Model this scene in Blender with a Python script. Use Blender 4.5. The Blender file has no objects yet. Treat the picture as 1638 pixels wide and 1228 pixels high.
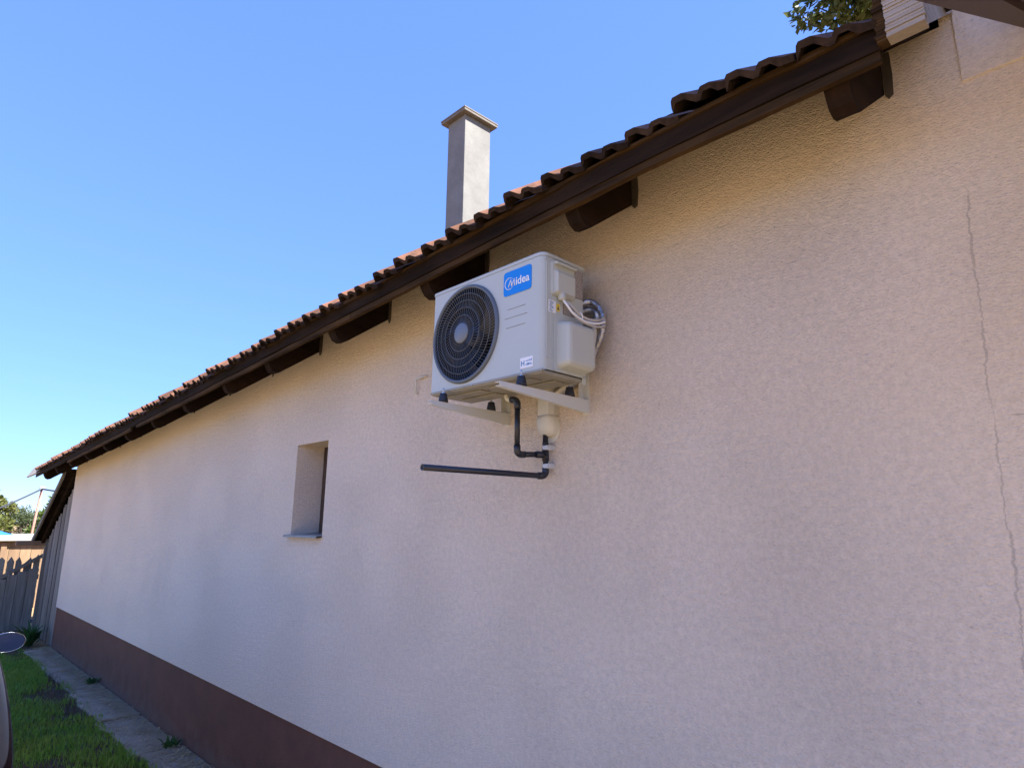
import bpy, bmesh, math, random
import numpy as np
from mathutils import Vector, Matrix, noise
random.seed(7); rng = np.random.default_rng(7)
S = bpy.context.scene
COL = S.collection
R = math.radians

# ------------------------------------------------------------------ camera, sky, sun, exposure
CAM_Y = -2.1343
YAW, PITCH, ROLL, FPX = 0.8023, 0.2181, 0.0087, 1019.48
cam_data = bpy.data.cameras.new('camera'); cam = bpy.data.objects.new('camera', cam_data); COL.objects.link(cam)
fw = Vector((-math.sin(YAW)*math.cos(PITCH), math.cos(YAW)*math.cos(PITCH), math.sin(PITCH)))
rt = Vector((math.cos(YAW), math.sin(YAW), 0)); up = rt.cross(fw)
r2 = rt*math.cos(ROLL)+up*math.sin(ROLL); u2 = -rt*math.sin(ROLL)+up*math.cos(ROLL)
M3 = Matrix((r2, u2, -fw)).transposed().to_4x4(); M3.translation = Vector((0, CAM_Y, 0))
cam.matrix_world = M3
cam_data.sensor_fit = 'HORIZONTAL'; cam_data.sensor_width = 36.0; cam_data.lens = 36.0*FPX/1638.0
cam_data.clip_start = 0.05; cam_data.clip_end = 3000
S.camera = cam

SKY_K = 0.95
SUN = Vector((1.0, 0.36, 1.25)).normalized()
SUN_EL = math.asin(SUN.z); SUN_AZ = math.atan2(SUN.x, SUN.y)
W = bpy.data.worlds.new('World'); S.world = W; W.use_nodes = True
wn, wl = W.node_tree.nodes, W.node_tree.links
for n in list(wn): wn.remove(n)
out = wn.new('ShaderNodeOutputWorld'); bg = wn.new('ShaderNodeBackground'); sky = wn.new('ShaderNodeTexSky')
sky.sky_type = 'NISHITA'; sky.sun_disc = False; sky.sun_elevation = SUN_EL; sky.sun_rotation = SUN_AZ
sky.altitude = 100; sky.air_density = 0.7; sky.dust_density = 0.0; sky.ozone_density = 6.0
# compress the sky's brightness range (colour kept): colour * luminance^-0.5
lu = wn.new('ShaderNodeRGBToBW'); pw = wn.new('ShaderNodeMath'); pw.operation = 'POWER'; pw.inputs[1].default_value = -0.52
mu = wn.new('ShaderNodeMath'); mu.operation = 'MULTIPLY'; mu.inputs[1].default_value = SKY_K; vm = wn.new('ShaderNodeVectorMath'); vm.operation = 'SCALE'
wl.new(sky.outputs[0], lu.inputs[0]); wl.new(lu.outputs[0], pw.inputs[0]); wl.new(pw.outputs[0], mu.inputs[0]); wl.new(sky.outputs[0], vm.inputs[0]); wl.new(mu.outputs[0], vm.inputs['Scale'])
ti = wn.new('ShaderNodeVectorMath'); ti.operation = 'MULTIPLY'; ti.inputs[1].default_value = (0.77, 0.795, 1.0); wl.new(vm.outputs[0], ti.inputs[0]); wl.new(ti.outputs[0], bg.inputs[0]); bg.inputs[1].default_value = 0.15; wl.new(bg.outputs[0], out.inputs[0])
sd = bpy.data.lights.new('sun', 'SUN'); sd.energy = 4.8; sd.angle = R(0.53); sd.color = (1.0, 0.95, 0.87)
so = bpy.data.objects.new('sun', sd); COL.objects.link(so); so.rotation_euler = SUN.to_track_quat('Z', 'Y').to_euler(); so.location = (6, 3, 12)
S.view_settings.view_transform = 'Standard'; S.view_settings.look = 'None'; S.view_settings.gamma = 1.0
S.view_settings.exposure = 2.0

GZ = -1.87     # ground level (the camera is at z = 0)

# ------------------------------------------------------------------ helpers
class MB:
    def __init__(s): s.v = []; s.f = []; s.sm = []
    def add(s, vs, fs, smooth=False):
        b = len(s.v); s.v += [tuple(v) for v in vs]; s.f += [tuple(b+i for i in f) for f in fs]; s.sm += [smooth]*len(fs); return s
    def box(s, x0, x1, y0, y1, z0, z1, bev=0.0, M=None):
        if bev <= 0:
            vs = [(x, y, z) for z in (z0, z1) for y in (y0, y1) for x in (x0, x1)]
            fs = [(0,2,3,1),(4,5,7,6),(0,1,5,4),(2,6,7,3),(0,4,6,2),(1,3,7,5)]
        else:
            bm = bmesh.new(); bmesh.ops.create_cube(bm, size=1.0)
            for v in bm.verts:
                v.co = Vector(((x0+x1)/2+v.co.x*(x1-x0), (y0+y1)/2+v.co.y*(y1-y0), (z0+z1)/2+v.co.z*(z1-z0)))
            bmesh.ops.bevel(bm, geom=list(bm.edges), offset=bev, segments=2, profile=0.5, affect='EDGES')
            bm.verts.ensure_lookup_table(); vs = [v.co.copy() for v in bm.verts]; fs = [[v.index for v in f.verts] for f in bm.faces]; bm.free()
        if M is not None: vs = [M @ Vector(v) for v in vs]
        return s.add(vs, fs)
    def prism(s, poly, axis, a, b, M=None):
        # poly: 2D points; axis 'x': (y,z) pts extruded in x; 'y': (x,z); 'z': (x,y)
        def mk(p, t):
            return {'x': (t, p[0], p[1]), 'y': (p[0], t, p[1]), 'z': (p[0], p[1], t)}[axis]
        n = len(poly); vs = [mk(p, a) for p in poly]+[mk(p, b) for p in poly]
        fs = [tuple(range(n)), tuple(range(2*n-1, n-1, -1))]+[(i, i+n, (i+1) % n+n, (i+1) % n) for i in range(n)]
        if M is not None: vs = [M @ Vector(v) for v in vs]
        return s.add(vs, fs)
    def tube(s, pts, r, n=8, caps=True, smooth=True):
        pts = [Vector(p) for p in pts]; rr = r if isinstance(r, (list, tuple)) else [r]*len(pts)
        vs = []; ref = None
        for i, p in enumerate(pts):
            t = (pts[min(i+1, len(pts)-1)]-pts[max(i-1, 0)]).normalized()
            if ref is None:
                ref = Vector((0, 0, 1)) if abs(t.z) < 0.9 else Vector((1, 0, 0))
            a = t.cross(ref)
            if a.length < 1e-5: a = t.cross(Vector((0, 1, 0.3)))
            a.normalize(); b = a.cross(t).normalized(); ref = b
            for k in range(n):
                th = 2*math.pi*k/n; vs.append(p+(a*math.cos(th)+b*math.sin(th))*rr[i])
        fs = [(i*n+k, i*n+(k+1) % n, (i+1)*n+(k+1) % n, (i+1)*n+k) for i in range(len(pts)-1) for k in range(n)]
        s.add(vs, fs, smooth)
        if caps:
            b = len(s.v)-len(vs); s.f.append(tuple(range(b+n-1, b-1, -1))); s.sm.append(False)
            e = b+(len(pts)-1)*n; s.f.append(tuple(range(e, e+n))); s.sm.append(False)
        return s
    def lathe(s, prof, M=None, n=24, smooth=True, cap=True):
        vs = []
        for r_, z in prof:
            for k in range(n): vs.append((r_*math.cos(2*math.pi*k/n), r_*math.sin(2*math.pi*k/n), z))
        fs = [(i*n+k, i*n+(k+1) % n, (i+1)*n+(k+1) % n, (i+1)*n+k) for i in range(len(prof)-1) for k in range(n)]
        if cap and prof[0][0] > 1e-3: fs.append(tuple(range(n-1, -1, -1)))
        if cap and prof[-1][0] > 1e-3: fs.append(tuple(range((len(prof)-1)*n, len(prof)*n)))
        if M is not None: vs = [M @ Vector(v) for v in vs]
        return s.add(vs, fs, smooth)
    def mesh(s, name, m):
        me = bpy.data.meshes.new(name); me.from_pydata(s.v, [], s.f)
        me.polygons.foreach_set('use_smooth', s.sm); me.update()
        bm = bmesh.new(); bm.from_mesh(me); bmesh.ops.remove_doubles(bm, verts=bm.verts, dist=1e-6); bmesh.ops.recalc_face_normals(bm, faces=bm.faces); bm.to_mesh(me); bm.free()
        if m: me.materials.append(m)
        return me
    def build(s, name, m, parent=None):
        return link(name, s.mesh(name, m), parent)
def link(name, me, parent=None):
    o = bpy.data.objects.new(name, me); COL.objects.link(o)
    if parent is not None: o.parent = parent
    return o
def raw(name, v, f, m, parent=None, smooth=False):
    me = bpy.data.meshes.new(name); me.from_pydata([tuple(a) for a in v], [], f)
    if smooth: me.polygons.foreach_set('use_smooth', [True]*len(f))
    if m: me.materials.append(m)
    me.update(); return link(name, me, parent)
def tag(o, label, cat, group=None, kind=None):
    o['label'] = label
    if cat: o['category'] = cat
    if group: o['group'] = group
    if kind: o['kind'] = kind
    return o
def thing(name, label, cat, loc=(0, 0, 0), group=None):
    o = bpy.data.objects.new(name, None); COL.objects.link(o); o.location = loc; o.empty_display_size = 0.1
    return tag(o, label, cat, group)
def at(o, p):   # parts built in world coordinates under an Empty placed at p
    o.matrix_parent_inverse = Matrix.Translation(-Vector(p)); return o

# ------------------------------------------------------------------ materials
def mat(name, col, rough=0.6, var=0.0, vscale=6.0, bump=0.0, bscale=60.0, bdist=0.004, metal=0.0, spec=0.5, col2=None, stretch=None, detail=6.0, coat=0.0, transl=0.0, objvar=0.0):
    m = bpy.data.materials.new(name); m.use_nodes = True; nt = m.node_tree; N, L = nt.nodes, nt.links
    b = N['Principled BSDF']; b.inputs['Roughness'].default_value = rough; b.inputs['Metallic'].default_value = metal
    b.inputs['Specular IOR Level'].default_value = spec; b.inputs['Coat Weight'].default_value = coat
    tc = N.new('ShaderNodeTexCoord'); mp = N.new('ShaderNodeMapping'); L.new(tc.outputs['Object'], mp.inputs[0])
    if stretch: mp.inputs['Scale'].default_value = stretch
    c1 = tuple(col)+(1,)
    last = None
    if var > 0 or col2:
        nz = N.new('ShaderNodeTexNoise'); nz.inputs['Scale'].default_value = vscale; nz.inputs['Detail'].default_value = detail; nz.inputs['Roughness'].default_value = 0.65
        L.new(mp.outputs[0], nz.inputs['Vector'])
        rp = N.new('ShaderNodeValToRGB'); rp.color_ramp.elements[0].position = 0.3; rp.color_ramp.elements[1].position = 0.72
        c2 = tuple(col2)+(1,) if col2 else tuple(min(1, c*(1+var)) for c in col)+(1,)
        c0 = c1 if col2 else tuple(c*(1-var) for c in col)+(1,)
        rp.color_ramp.elements[0].color = c0; rp.color_ramp.elements[1].color = c2
        L.new(nz.outputs[0], rp.inputs[0]); last = rp.outputs[0]
    if objvar > 0:
        oi = N.new('ShaderNodeObjectInfo'); hs = N.new('ShaderNodeHueSaturation'); mr = N.new('ShaderNodeMapRange')
        mr.inputs[3].default_value = 1-objvar; mr.inputs[4].default_value = 1+objvar
        L.new(oi.outputs['Random'], mr.inputs[0]); L.new(mr.outputs[0], hs.inputs['Value'])
        if last: L.new(last, hs.inputs['Color'])
        else: hs.inputs['Color'].default_value = c1
        last = hs.outputs[0]
    if last: L.new(last, b.inputs['Base Color'])
    else: b.inputs['Base Color'].default_value = c1
    if bump > 0:
        bn = N.new('ShaderNodeTexNoise'); bn.inputs['Scale'].default_value = bscale; bn.inputs['Detail'].default_value = 5; L.new(mp.outputs[0], bn.inputs['Vector'])
        bp = N.new('ShaderNodeBump'); bp.inputs['Strength'].default_value = bump; bp.inputs['Distance'].default_value = bdist
        L.new(bn.outputs[0], bp.inputs['Height']); L.new(bp.outputs[0], b.inputs['Normal'])
    if transl > 0:
        tr = N.new('ShaderNodeBsdfTranslucent'); mx = N.new('ShaderNodeMixShader'); mx.inputs[0].default_value = transl
        if last: L.new(last, tr.inputs[0])
        else: tr.inputs[0].default_value = c1
        o_ = N['Material Output']; L.new(b.outputs[0], mx.inputs[1]); L.new(tr.outputs[0], mx.inputs[2]); L.new(mx.outputs[0], o_.inputs[0])
    return m

def stucco(name, base, dark, seam=None, grain=1.0, smoothx=None):
    """rough-cast plaster: grains of 6-15 mm, trowelled smoother patches, faint blotches, an optional crack running down near x = seam"""
    m = bpy.data.materials.new(name); m.use_nodes = True; nt = m.node_tree; N, L = nt.nodes, nt.links
    b = N['Principled BSDF']; b.inputs['Roughness'].default_value = 0.92; b.inputs['Specular IOR Level'].default_value = 0.2
    tc = N.new('ShaderNodeTexCoord'); V = tc.outputs['Object']
    def nz(scale, det=4, rough=0.6, vec=V, dist=0.0):
        n = N.new('ShaderNodeTexNoise'); n.inputs['Scale'].default_value = scale; n.inputs['Detail'].default_value = det; n.inputs['Roughness'].default_value = rough; n.inputs['Distortion'].default_value = dist
        L.new(vec, n.inputs['Vector']); return n.outputs[0]
    def mth(op, a, c=None, clamp=False):
        n = N.new('ShaderNodeMath'); n.operation = op; n.use_clamp = clamp
        for i, v in enumerate((a, c)):
            if v is None: continue
            if isinstance(v, (int, float)): n.inputs[i].default_value = v
            else: L.new(v, n.inputs[i])
        return n.outputs[0]
    def mr(v, a0, a1, b0, b1):
        n = N.new('ShaderNodeMapRange'); n.interpolation_type = 'SMOOTHSTEP'; L.new(v, n.inputs[0])
        for i, x in enumerate((a0, a1, b0, b1)): n.inputs[i+1].default_value = x
        return n.outputs[0]
    mp = N.new('ShaderNodeMapping'); mp.inputs['Scale'].default_value = (0.75, 1, 1.25); L.new(V, mp.inputs[0])
    g1 = nz(118, 4, 0.72, mp.outputs[0])
    vo = N.new('ShaderNodeTexVoronoi'); vo.feature = 'F1'; vo.inputs['Scale'].default_value = 150; L.new(mp.outputs[0], vo.inputs['Vector'])
    patch = mr(nz(1.3, 2, 0.55), 0.36, 0.66, 0.82, 1.06)
    if smoothx is not None:
        sx = N.new('ShaderNodeSeparateXYZ'); L.new(V, sx.inputs[0])
        patch = mth('MULTIPLY', patch, mr(sx.outputs[0], smoothx[0], smoothx[1], 1.0, smoothx[2]))
    h = mth('ADD', g1, mth('MULTIPLY', vo.outputs[0], -0.40))
    # horizontal trowel ridges
    ms = N.new('ShaderNodeMapping'); ms.inputs['Scale'].default_value = (0.35, 1, 3.2); L.new(V, ms.inputs[0])
    st = nz(16, 3, 0.6, ms.outputs[0]); h = mth('ADD', mth('MULTIPLY', h, patch), mth('MULTIPLY', st, 0.36))
    
    blot = mr(nz(0.55, 4, 0.6), 0.3, 0.7, 0.0, 1.0); fine = mr(nz(42, 4, 0.7), 0.32, 0.68, 0.93, 1.05)
    mixc = N.new('ShaderNodeMix'); mixc.data_type = 'RGBA'; L.new(blot, mixc.inputs[0]); mixc.inputs[6].default_value = tuple(dark)+(1,); mixc.inputs[7].default_value = tuple(base)+(1,)
    mul = N.new('ShaderNodeMix'); mul.data_type = 'RGBA'; mul.blend_type = 'MULTIPLY'; mul.inputs[0].default_value = 1.0
    L.new(mixc.outputs[2], mul.inputs[6])
    fc = mth('MULTIPLY', fine, mr(g1, 0.34, 0.58, 0.925, 1.02))  # grain hollows painted darker, standing in for their fine shade
    # small dark pits in the render coat
    pit = mr(nz(61, 3, 0.6), 0.24, 0.33, 0.74, 1.0); fc = mth('MULTIPLY', fc, pit)
    scuf = mr(nz(5.5, 5, 0.7), 0.70, 0.80, 0.0, 0.13); fc = mth('ADD', fc, scuf)
    if seam is not None:
        s2 = N.new('ShaderNodeSeparateXYZ'); L.new(V, s2.inputs[0]); mx_ = N.new('ShaderNodeMapping'); mx_.inputs['Scale'].default_value = (1.0, 0.0, 0.0); L.new(V, mx_.inputs[0])
        for (zc, xa, xb, amp) in ((1.12, -1.42, -0.86, 0.10), (0.30, -0.30, 0.6, 0.012), (0.90, -1.05, -0.55, 0.09)):
            wv = mth('MULTIPLY', mth('SUBTRACT', nz(4.2, 6, 0.7, mx_.outputs[0]), 0.5), amp)
            dd = mth('ABSOLUTE', mth('SUBTRACT', mth('SUBTRACT', s2.outputs[2], zc), wv)); ww = mr(nz(9.0, 3, 0.6, mx_.outputs[0]), 0.45, 0.68, 0.0, 0.0026)
            lt = N.new('ShaderNodeMath'); lt.operation = 'LESS_THAN'; L.new(dd, lt.inputs[0]); L.new(ww, lt.inputs[1])
            gt = mth('MULTIPLY', mr(s2.outputs[0], xa, xa+0.04, 0, 1), mr(s2.outputs[0], xb-0.04, xb, 1, 0)); lc = mth('MULTIPLY', lt.outputs[0], gt)
            fc = mth('MULTIPLY', fc, mth('SUBTRACT', 1.0, mth('MULTIPLY', lc, 0.30)))
        sp = N.new('ShaderNodeSeparateXYZ'); L.new(V, sp.inputs[0])
        mz = N.new('ShaderNodeMapping'); mz.inputs['Scale'].default_value = (0.0, 0.0, 1.0); L.new(V, mz.inputs[0])
        w1 = mth('MULTIPLY', mth('SUBTRACT', nz(3.6, 8, 0.80, mz.outputs[0]), 0.5), 0.085)
        lean = mth('MULTIPLY', sp.outputs[2], 0.0235)
        d = mth('ABSOLUTE', mth('SUBTRACT', mth('SUBTRACT', sp.outputs[0], seam), mth('ADD', w1, lean)))
        wid = mr(nz(4.5, 3, 0.6, mz.outputs[0]), 0.32, 0.66, 0.0003, 0.0042)
        cr = N.new('ShaderNodeMath'); cr.operation = 'LESS_THAN'; L.new(d, cr.inputs[0]); L.new(wid, cr.inputs[1])
        gate = mr(sp.outputs[2], 0.92, 1.0, 1.0, 0.0)
        crk = mth('MULTIPLY', cr.outputs[0], gate)
        fc = mth('MULTIPLY', fc, mth('SUBTRACT', 1.0, mth('MULTIPLY', crk, 0.25)))
    cmb = N.new('ShaderNodeCombineColor')
    for i in range(3): L.new(fc, cmb.inputs[i])
    L.new(cmb.outputs[0], mul.inputs[7]); L.new(mul.outputs[2], b.inputs['Base Color'])
    bp = N.new('ShaderNodeBump'); bp.inputs['Strength'].default_value = 1.0; bp.inputs['Distance'].default_value = 0.0125*grain; L.new(h, bp.inputs['Height']); L.new(bp.outputs[0], b.inputs['Normal'])
    return m

M = {}
M['wall'] = stucco('pink_stucco', (0.84, 0.715, 0.59), (0.825, 0.70, 0.578), seam=-0.325, smoothx=(-0.9, -0.3, 0.6))
M['wall_ext'] = stucco('pink_render_extension', (0.82, 0.70, 0.58), (0.80, 0.68, 0.56), grain=0.5)
M['plinth'] = mat('brown_plinth_paint', (0.115, 0.046, 0.028), 0.85, var=0.22, vscale=3.5, bump=0.6, bscale=70, bdist=0.004)
_nt = M['plinth'].node_tree; _b = _nt.nodes['Principled BSDF']; _src = _b.inputs['Base Color'].links[0].from_socket
_tc = _nt.nodes.new('ShaderNodeTexCoord'); _sx = _nt.nodes.new('ShaderNodeSeparateXYZ'); _nt.links.new(_tc.outputs['Object'], _sx.inputs[0])
_nz = _nt.nodes.new('ShaderNodeTexNoise'); _nz.inputs['Scale'].default_value = 7; _nz.inputs['Detail'].default_value = 8; _nt.links.new(_tc.outputs['Object'], _nz.inputs['Vector'])
_ad = _nt.nodes.new('ShaderNodeMath'); _ad.operation = 'MULTIPLY_ADD'; _ad.inputs[1].default_value = -0.45; _nt.links.new(_nz.outputs[0], _ad.inputs[0]); _nt.links.new(_sx.outputs[2], _ad.inputs[2])
_mr = _nt.nodes.new('ShaderNodeMapRange'); _mr.inputs[1].default_value = -2.12; _mr.inputs[2].default_value = -1.90; _mr.inputs[3].default_value = 0.75; _mr.inputs[4].default_value = 0.0; _nt.links.new(_ad.outputs[0], _mr.inputs[0])
_mx = _nt.nodes.new('ShaderNodeMix'); _mx.data_type = 'RGBA'; _nt.links.new(_mr.outputs[0], _mx.inputs[0]); _nt.links.new(_src, _mx.inputs[6]); _mx.inputs[7].default_value = (0.10, 0.075, 0.058, 1); _nt.links.new(_mx.outputs[2], _b.inputs['Base Color'])
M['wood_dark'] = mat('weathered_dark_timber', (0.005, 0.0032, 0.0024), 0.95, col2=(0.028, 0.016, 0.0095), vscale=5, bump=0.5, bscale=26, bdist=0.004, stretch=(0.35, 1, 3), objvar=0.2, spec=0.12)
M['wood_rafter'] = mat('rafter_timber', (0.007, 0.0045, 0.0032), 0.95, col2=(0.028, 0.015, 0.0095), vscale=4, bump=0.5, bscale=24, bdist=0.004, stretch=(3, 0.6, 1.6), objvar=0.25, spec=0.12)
M['wood_strip'] = mat('batten_timber', (0.016, 0.009, 0.004), 0.9, col2=(0.085, 0.046, 0.017), vscale=6, bump=0.4, bscale=30, bdist=0.003, stretch=(0.4, 2, 4), objvar=0.15, spec=0.12)
M['wood_pale'] = mat('bleached_board', (0.38, 0.34, 0.29), 0.85, col2=(0.24, 0.21, 0.18), vscale=8, bump=0.5, bscale=30, bdist=0.003, stretch=(0.3, 2, 4))
M['wood_saw'] = mat('rough_sawn_end', (0.40, 0.35, 0.30), 0.9, col2=(0.25, 0.20, 0.15), vscale=9, bump=0.6, bscale=60, bdist=0.003, stretch=(0.5, 1, 3))
M['wood_grey'] = mat('silvered_plank', (0.125, 0.108, 0.088), 0.9, col2=(0.26, 0.235, 0.20), vscale=5, bump=0.6, bscale=22, bdist=0.005, stretch=(4, 4, 0.35), objvar=0.28)
M['wood_tan'] = mat('tan_boards', (0.26, 0.17, 0.10), 0.85, col2=(0.17, 0.105, 0.06), vscale=4, bump=0.4, bscale=22, stretch=(3, 3, 0.5), objvar=0.22)
M['tile'] = mat('clay_tile', (0.20, 0.09, 0.052), 0.9, col2=(0.055, 0.034, 0.026), vscale=14, bump=0.6, bscale=70, bdist=0.003, objvar=0.35, spec=0.12)
M['tile_end'] = mat('lichen_black_tile_edge', (0.012, 0.009, 0.007), 0.95, col2=(0.05, 0.031, 0.023), vscale=25, bump=0.6, bscale=80, bdist=0.003, objvar=0.4, spec=0.12)
M['rust_nail'] = mat('rusty_nail', (0.05, 0.02, 0.01), 0.8)
M['chim'] = mat('chimney_render', (0.205, 0.20, 0.188), 0.9, col2=(0.14, 0.136, 0.128), vscale=3.2, bump=0.5, bscale=30, bdist=0.005)
M['cap'] = mat('chimney_cap_concrete', (0.165, 0.145, 0.125), 0.9, var=0.2, vscale=8, bump=0.5, bscale=50)
M['ac'] = mat('ac_white_enamel', (0.47, 0.50, 0.465), 0.38, var=0.02, vscale=3)
M['ac_cover'] = mat('ac_plastic_cover', (0.50, 0.52, 0.47), 0.45)
M['ac_base'] = mat('ac_galvanised_base', (0.30, 0.28, 0.22), 0.5, var=0.12, vscale=9, bump=0.3, bscale=14, bdist=0.01)
M['grille'] = mat('grille_wire', (0.105, 0.118, 0.135), 0.4)
M['rim'] = mat('grille_rim', (0.105, 0.125, 0.15), 0.45)
M['hub'] = mat('grille_hub', (0.15, 0.175, 0.21), 0.45)
M['bracket'] = mat('bracket_white_steel', (0.60, 0.61, 0.57), 0.42)
M['cavity'] = mat('fan_shroud', (0.012, 0.014, 0.022), 0.5)
M['blade'] = mat('fan_blade', (0.02, 0.026, 0.045), 0.4)
M['blue'] = mat('badge_blue', (0.0, 0.21, 0.72), 0.35)
M['white'] = mat('white_print', (0.8, 0.8, 0.8), 0.5)
M['ink'] = mat('dark_print', (0.05, 0.05, 0.06), 0.6)
M['inkblue'] = mat('blue_print', (0.02, 0.19, 0.42), 0.6)
M['yellow'] = mat('yellow_sticker', (0.75, 0.52, 0.04), 0.5)
M['label'] = mat('rating_label', (0.23, 0.20, 0.19), 0.5)
M['rubber'] = mat('black_rubber', (0.015, 0.017, 0.026), 0.55)
M['steel'] = mat('zinc_steel', (0.55, 0.58, 0.62), 0.35, metal=0.9)
M['pipe'] = mat('dark_pvc', (0.018, 0.020, 0.030), 0.32)
M['duct'] = mat('cream_pvc', (0.62, 0.60, 0.53), 0.45)
M['foil'] = mat('foil_wrap', (0.42, 0.42, 0.45), 0.28, metal=0.85, bump=1.0, bscale=45, bdist=0.01)
M['tape'] = mat('white_tape', (0.60, 0.57, 0.52), 0.6, bump=0.4, bscale=80)
M['conduit'] = mat('grey_conduit', (0.50, 0.47, 0.43), 0.5)
M['clip'] = mat('grey_clip', (0.52, 0.54, 0.57), 0.45)
M['concrete'] = mat('path_concrete', (0.34, 0.305, 0.25), 0.95, col2=(0.17, 0.135, 0.09), vscale=5, bump=1.0, bscale=28, bdist=0.02, objvar=0.2)
M['soil'] = mat('yard_ground', (0.18, 0.12, 0.055), 0.95, col2=(0.35, 0.235, 0.11), vscale=0.9, bump=0.6, bscale=12, bdist=0.02, detail=8)
M['grass'] = mat('grass_blades', (0.12, 0.30, 0.025), 0.6, col2=(0.25, 0.33, 0.045), vscale=2.2, transl=0.35)
M['dry'] = mat('dry_grass_blades', (0.13, 0.095, 0.045), 0.8, col2=(0.055, 0.042, 0.022), vscale=9, transl=0.2)
M['lawn'] = mat('dark_lawn_soil', (0.035, 0.026, 0.014), 0.95, col2=(0.07, 0.052, 0.027), vscale=6, bump=0.8, bscale=30, bdist=0.015)
M['straw'] = mat('dry_straw', (0.34, 0.27, 0.15), 0.8, var=0.3, vscale=20)
M['weed'] = mat('weed_leaves', (0.05, 0.12, 0.03), 0.55, var=0.3, vscale=30, transl=0.35)
M['leaf'] = mat('walnut_leaves', (0.035, 0.065, 0.014), 0.5, col2=(0.13, 0.13, 0.022), vscale=1.6, transl=0.4)
M['leaf_y'] = mat('sunny_leaves', (0.085, 0.115, 0.022), 0.55, col2=(0.15, 0.15, 0.035), vscale=1.2, transl=0.4)
M['leaf_g'] = mat('willow_leaves', (0.085, 0.115, 0.045), 0.6, var=0.25, vscale=1.5, transl=0.4)
M['leaf_b'] = mat('fresh_leaves', (0.05, 0.12, 0.02), 0.55, col2=(0.13, 0.16, 0.03), vscale=1.2, transl=0.4)
M['bark'] = mat('bark', (0.11, 0.085, 0.06), 0.95, var=0.3, vscale=8, bump=0.8, bscale=30)
M['maroon'] = mat('maroon_paint', (0.03, 0.008, 0.008), 0.6, var=0.2, vscale=5, bump=0.2, bscale=40)
M['window'] = mat('window_timber', (0.06, 0.036, 0.022), 0.6, var=0.3, vscale=9)
M['glass'] = mat('dark_glass', (0.02, 0.025, 0.03), 0.06)
M['flash'] = mat('sill_flashing', (0.17, 0.19, 0.22), 0.4, metal=0.5, var=0.3, vscale=18)
M['joint_dark'] = mat('dark_joint', (0.07, 0.055, 0.04), 0.95, var=0.3, vscale=20, bump=0.6, bscale=50)
M['car'] = mat('car_paint', (0.25, 0.23, 0.215), 0.09, metal=1.0)
M['car_black'] = mat('car_trim', (0.015, 0.015, 0.016), 0.5)
M['tyre'] = mat('tyre_rubber', (0.02, 0.02, 0.02), 0.85)
M['lamp'] = mat('headlamp_lens', (0.62, 0.64, 0.68), 0.08, metal=0.3, coat=1.0)
M['chrome'] = mat('chrome', (0.75, 0.75, 0.77), 0.1, metal=1.0)
M['mirror'] = mat('mirror_glass', (0.004, 0.007, 0.022), 0.2, spec=0.25)
M['tail'] = mat('tail_lamp', (0.25, 0.012, 0.01), 0.15, coat=1.0)
M['rust'] = mat('rusty_pole', (0.30, 0.16, 0.12), 0.8, var=0.3, vscale=6)
M['cable'] = mat('black_cable', (0.03, 0.035, 0.045), 0.6)
M['pale_roof'] = mat('pale_sheet_roof', (0.34, 0.32, 0.28), 0.7, var=0.1, vscale=3)
M['tarp'] = mat('blue_tarp', (0.03, 0.15, 0.55), 0.5, bump=0.4, bscale=10, bdist=0.02)
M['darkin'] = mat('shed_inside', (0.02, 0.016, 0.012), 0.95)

# ------------------------------------------------------------------ ground
m = MB(); n = 40; xs = np.concatenate([-np.geomspace(600, 14, 14), np.linspace(-13, 8, 43), np.geomspace(9, 600, 14)])
ys = np.concatenate([-np.geomspace(600, 7, 14), np.linspace(-6.5, 1, 31), np.geomspace(2, 600, 12)])
vs = [(x, y, GZ+(0.018*noise.noise((x*1.7, y*1.7, 0)) if abs(x) < 15 and abs(y) < 8 else 0)) for y in ys for x in xs]
nx = len(xs); fs = [(j*nx+i, j*nx+i+1, (j+1)*nx+i+1, (j+1)*nx+i) for j in range(len(ys)-1) for i in range(nx-1)]
g = raw('ground', vs, fs, M['soil'], smooth=True); g['kind'] = 'structure'; g['label'] = 'grassy yard ground with bare soil patches'

lx = np.linspace(-14.2, -4.7, 90); ly = np.linspace(-1.75, -0.20, 22)
vs = [(x, y+(0.12*noise.noise((x*1.1, 4, 0)) if j == 0 else 0), GZ+0.010+0.018*noise.noise((x*1.7, y*1.7, 0))+0.006*noise.noise((x*7, y*7, 2))) for j, y in enumerate(ly) for x in lx]
nx = len(lx); fs = [(j*nx+i, j*nx+i+1, (j+1)*nx+i+1, (j+1)*nx+i) for j in range(len(ly)-1) for i in range(nx-1)]
g = raw('lawn', vs, fs, M['lawn'], smooth=True); g['kind'] = 'structure'; g['label'] = 'dark soil of the lawn strip along the wall'

# ------------------------------------------------------------------ house
X0, X1 = -12.17, -0.302
def dz(x):      # the old eave drops towards the far end
    t = -x-1.0
    return -0.0455*max(0.0, t-0.12) if t > 0.24 else (-0.0455*t*t/0.48 if t > 0 else 0.0)
def roofz(x, y): return 1.53+0.717*y+dz(x)      # top of the rafters
house = thing('house', 'long low farmhouse with pink stucco wall, brown plinth and old tiled roof', 'house', (X0, 0, GZ))
HP = (X0, 0, GZ)
def hp(o): return at(o, HP)
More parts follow.
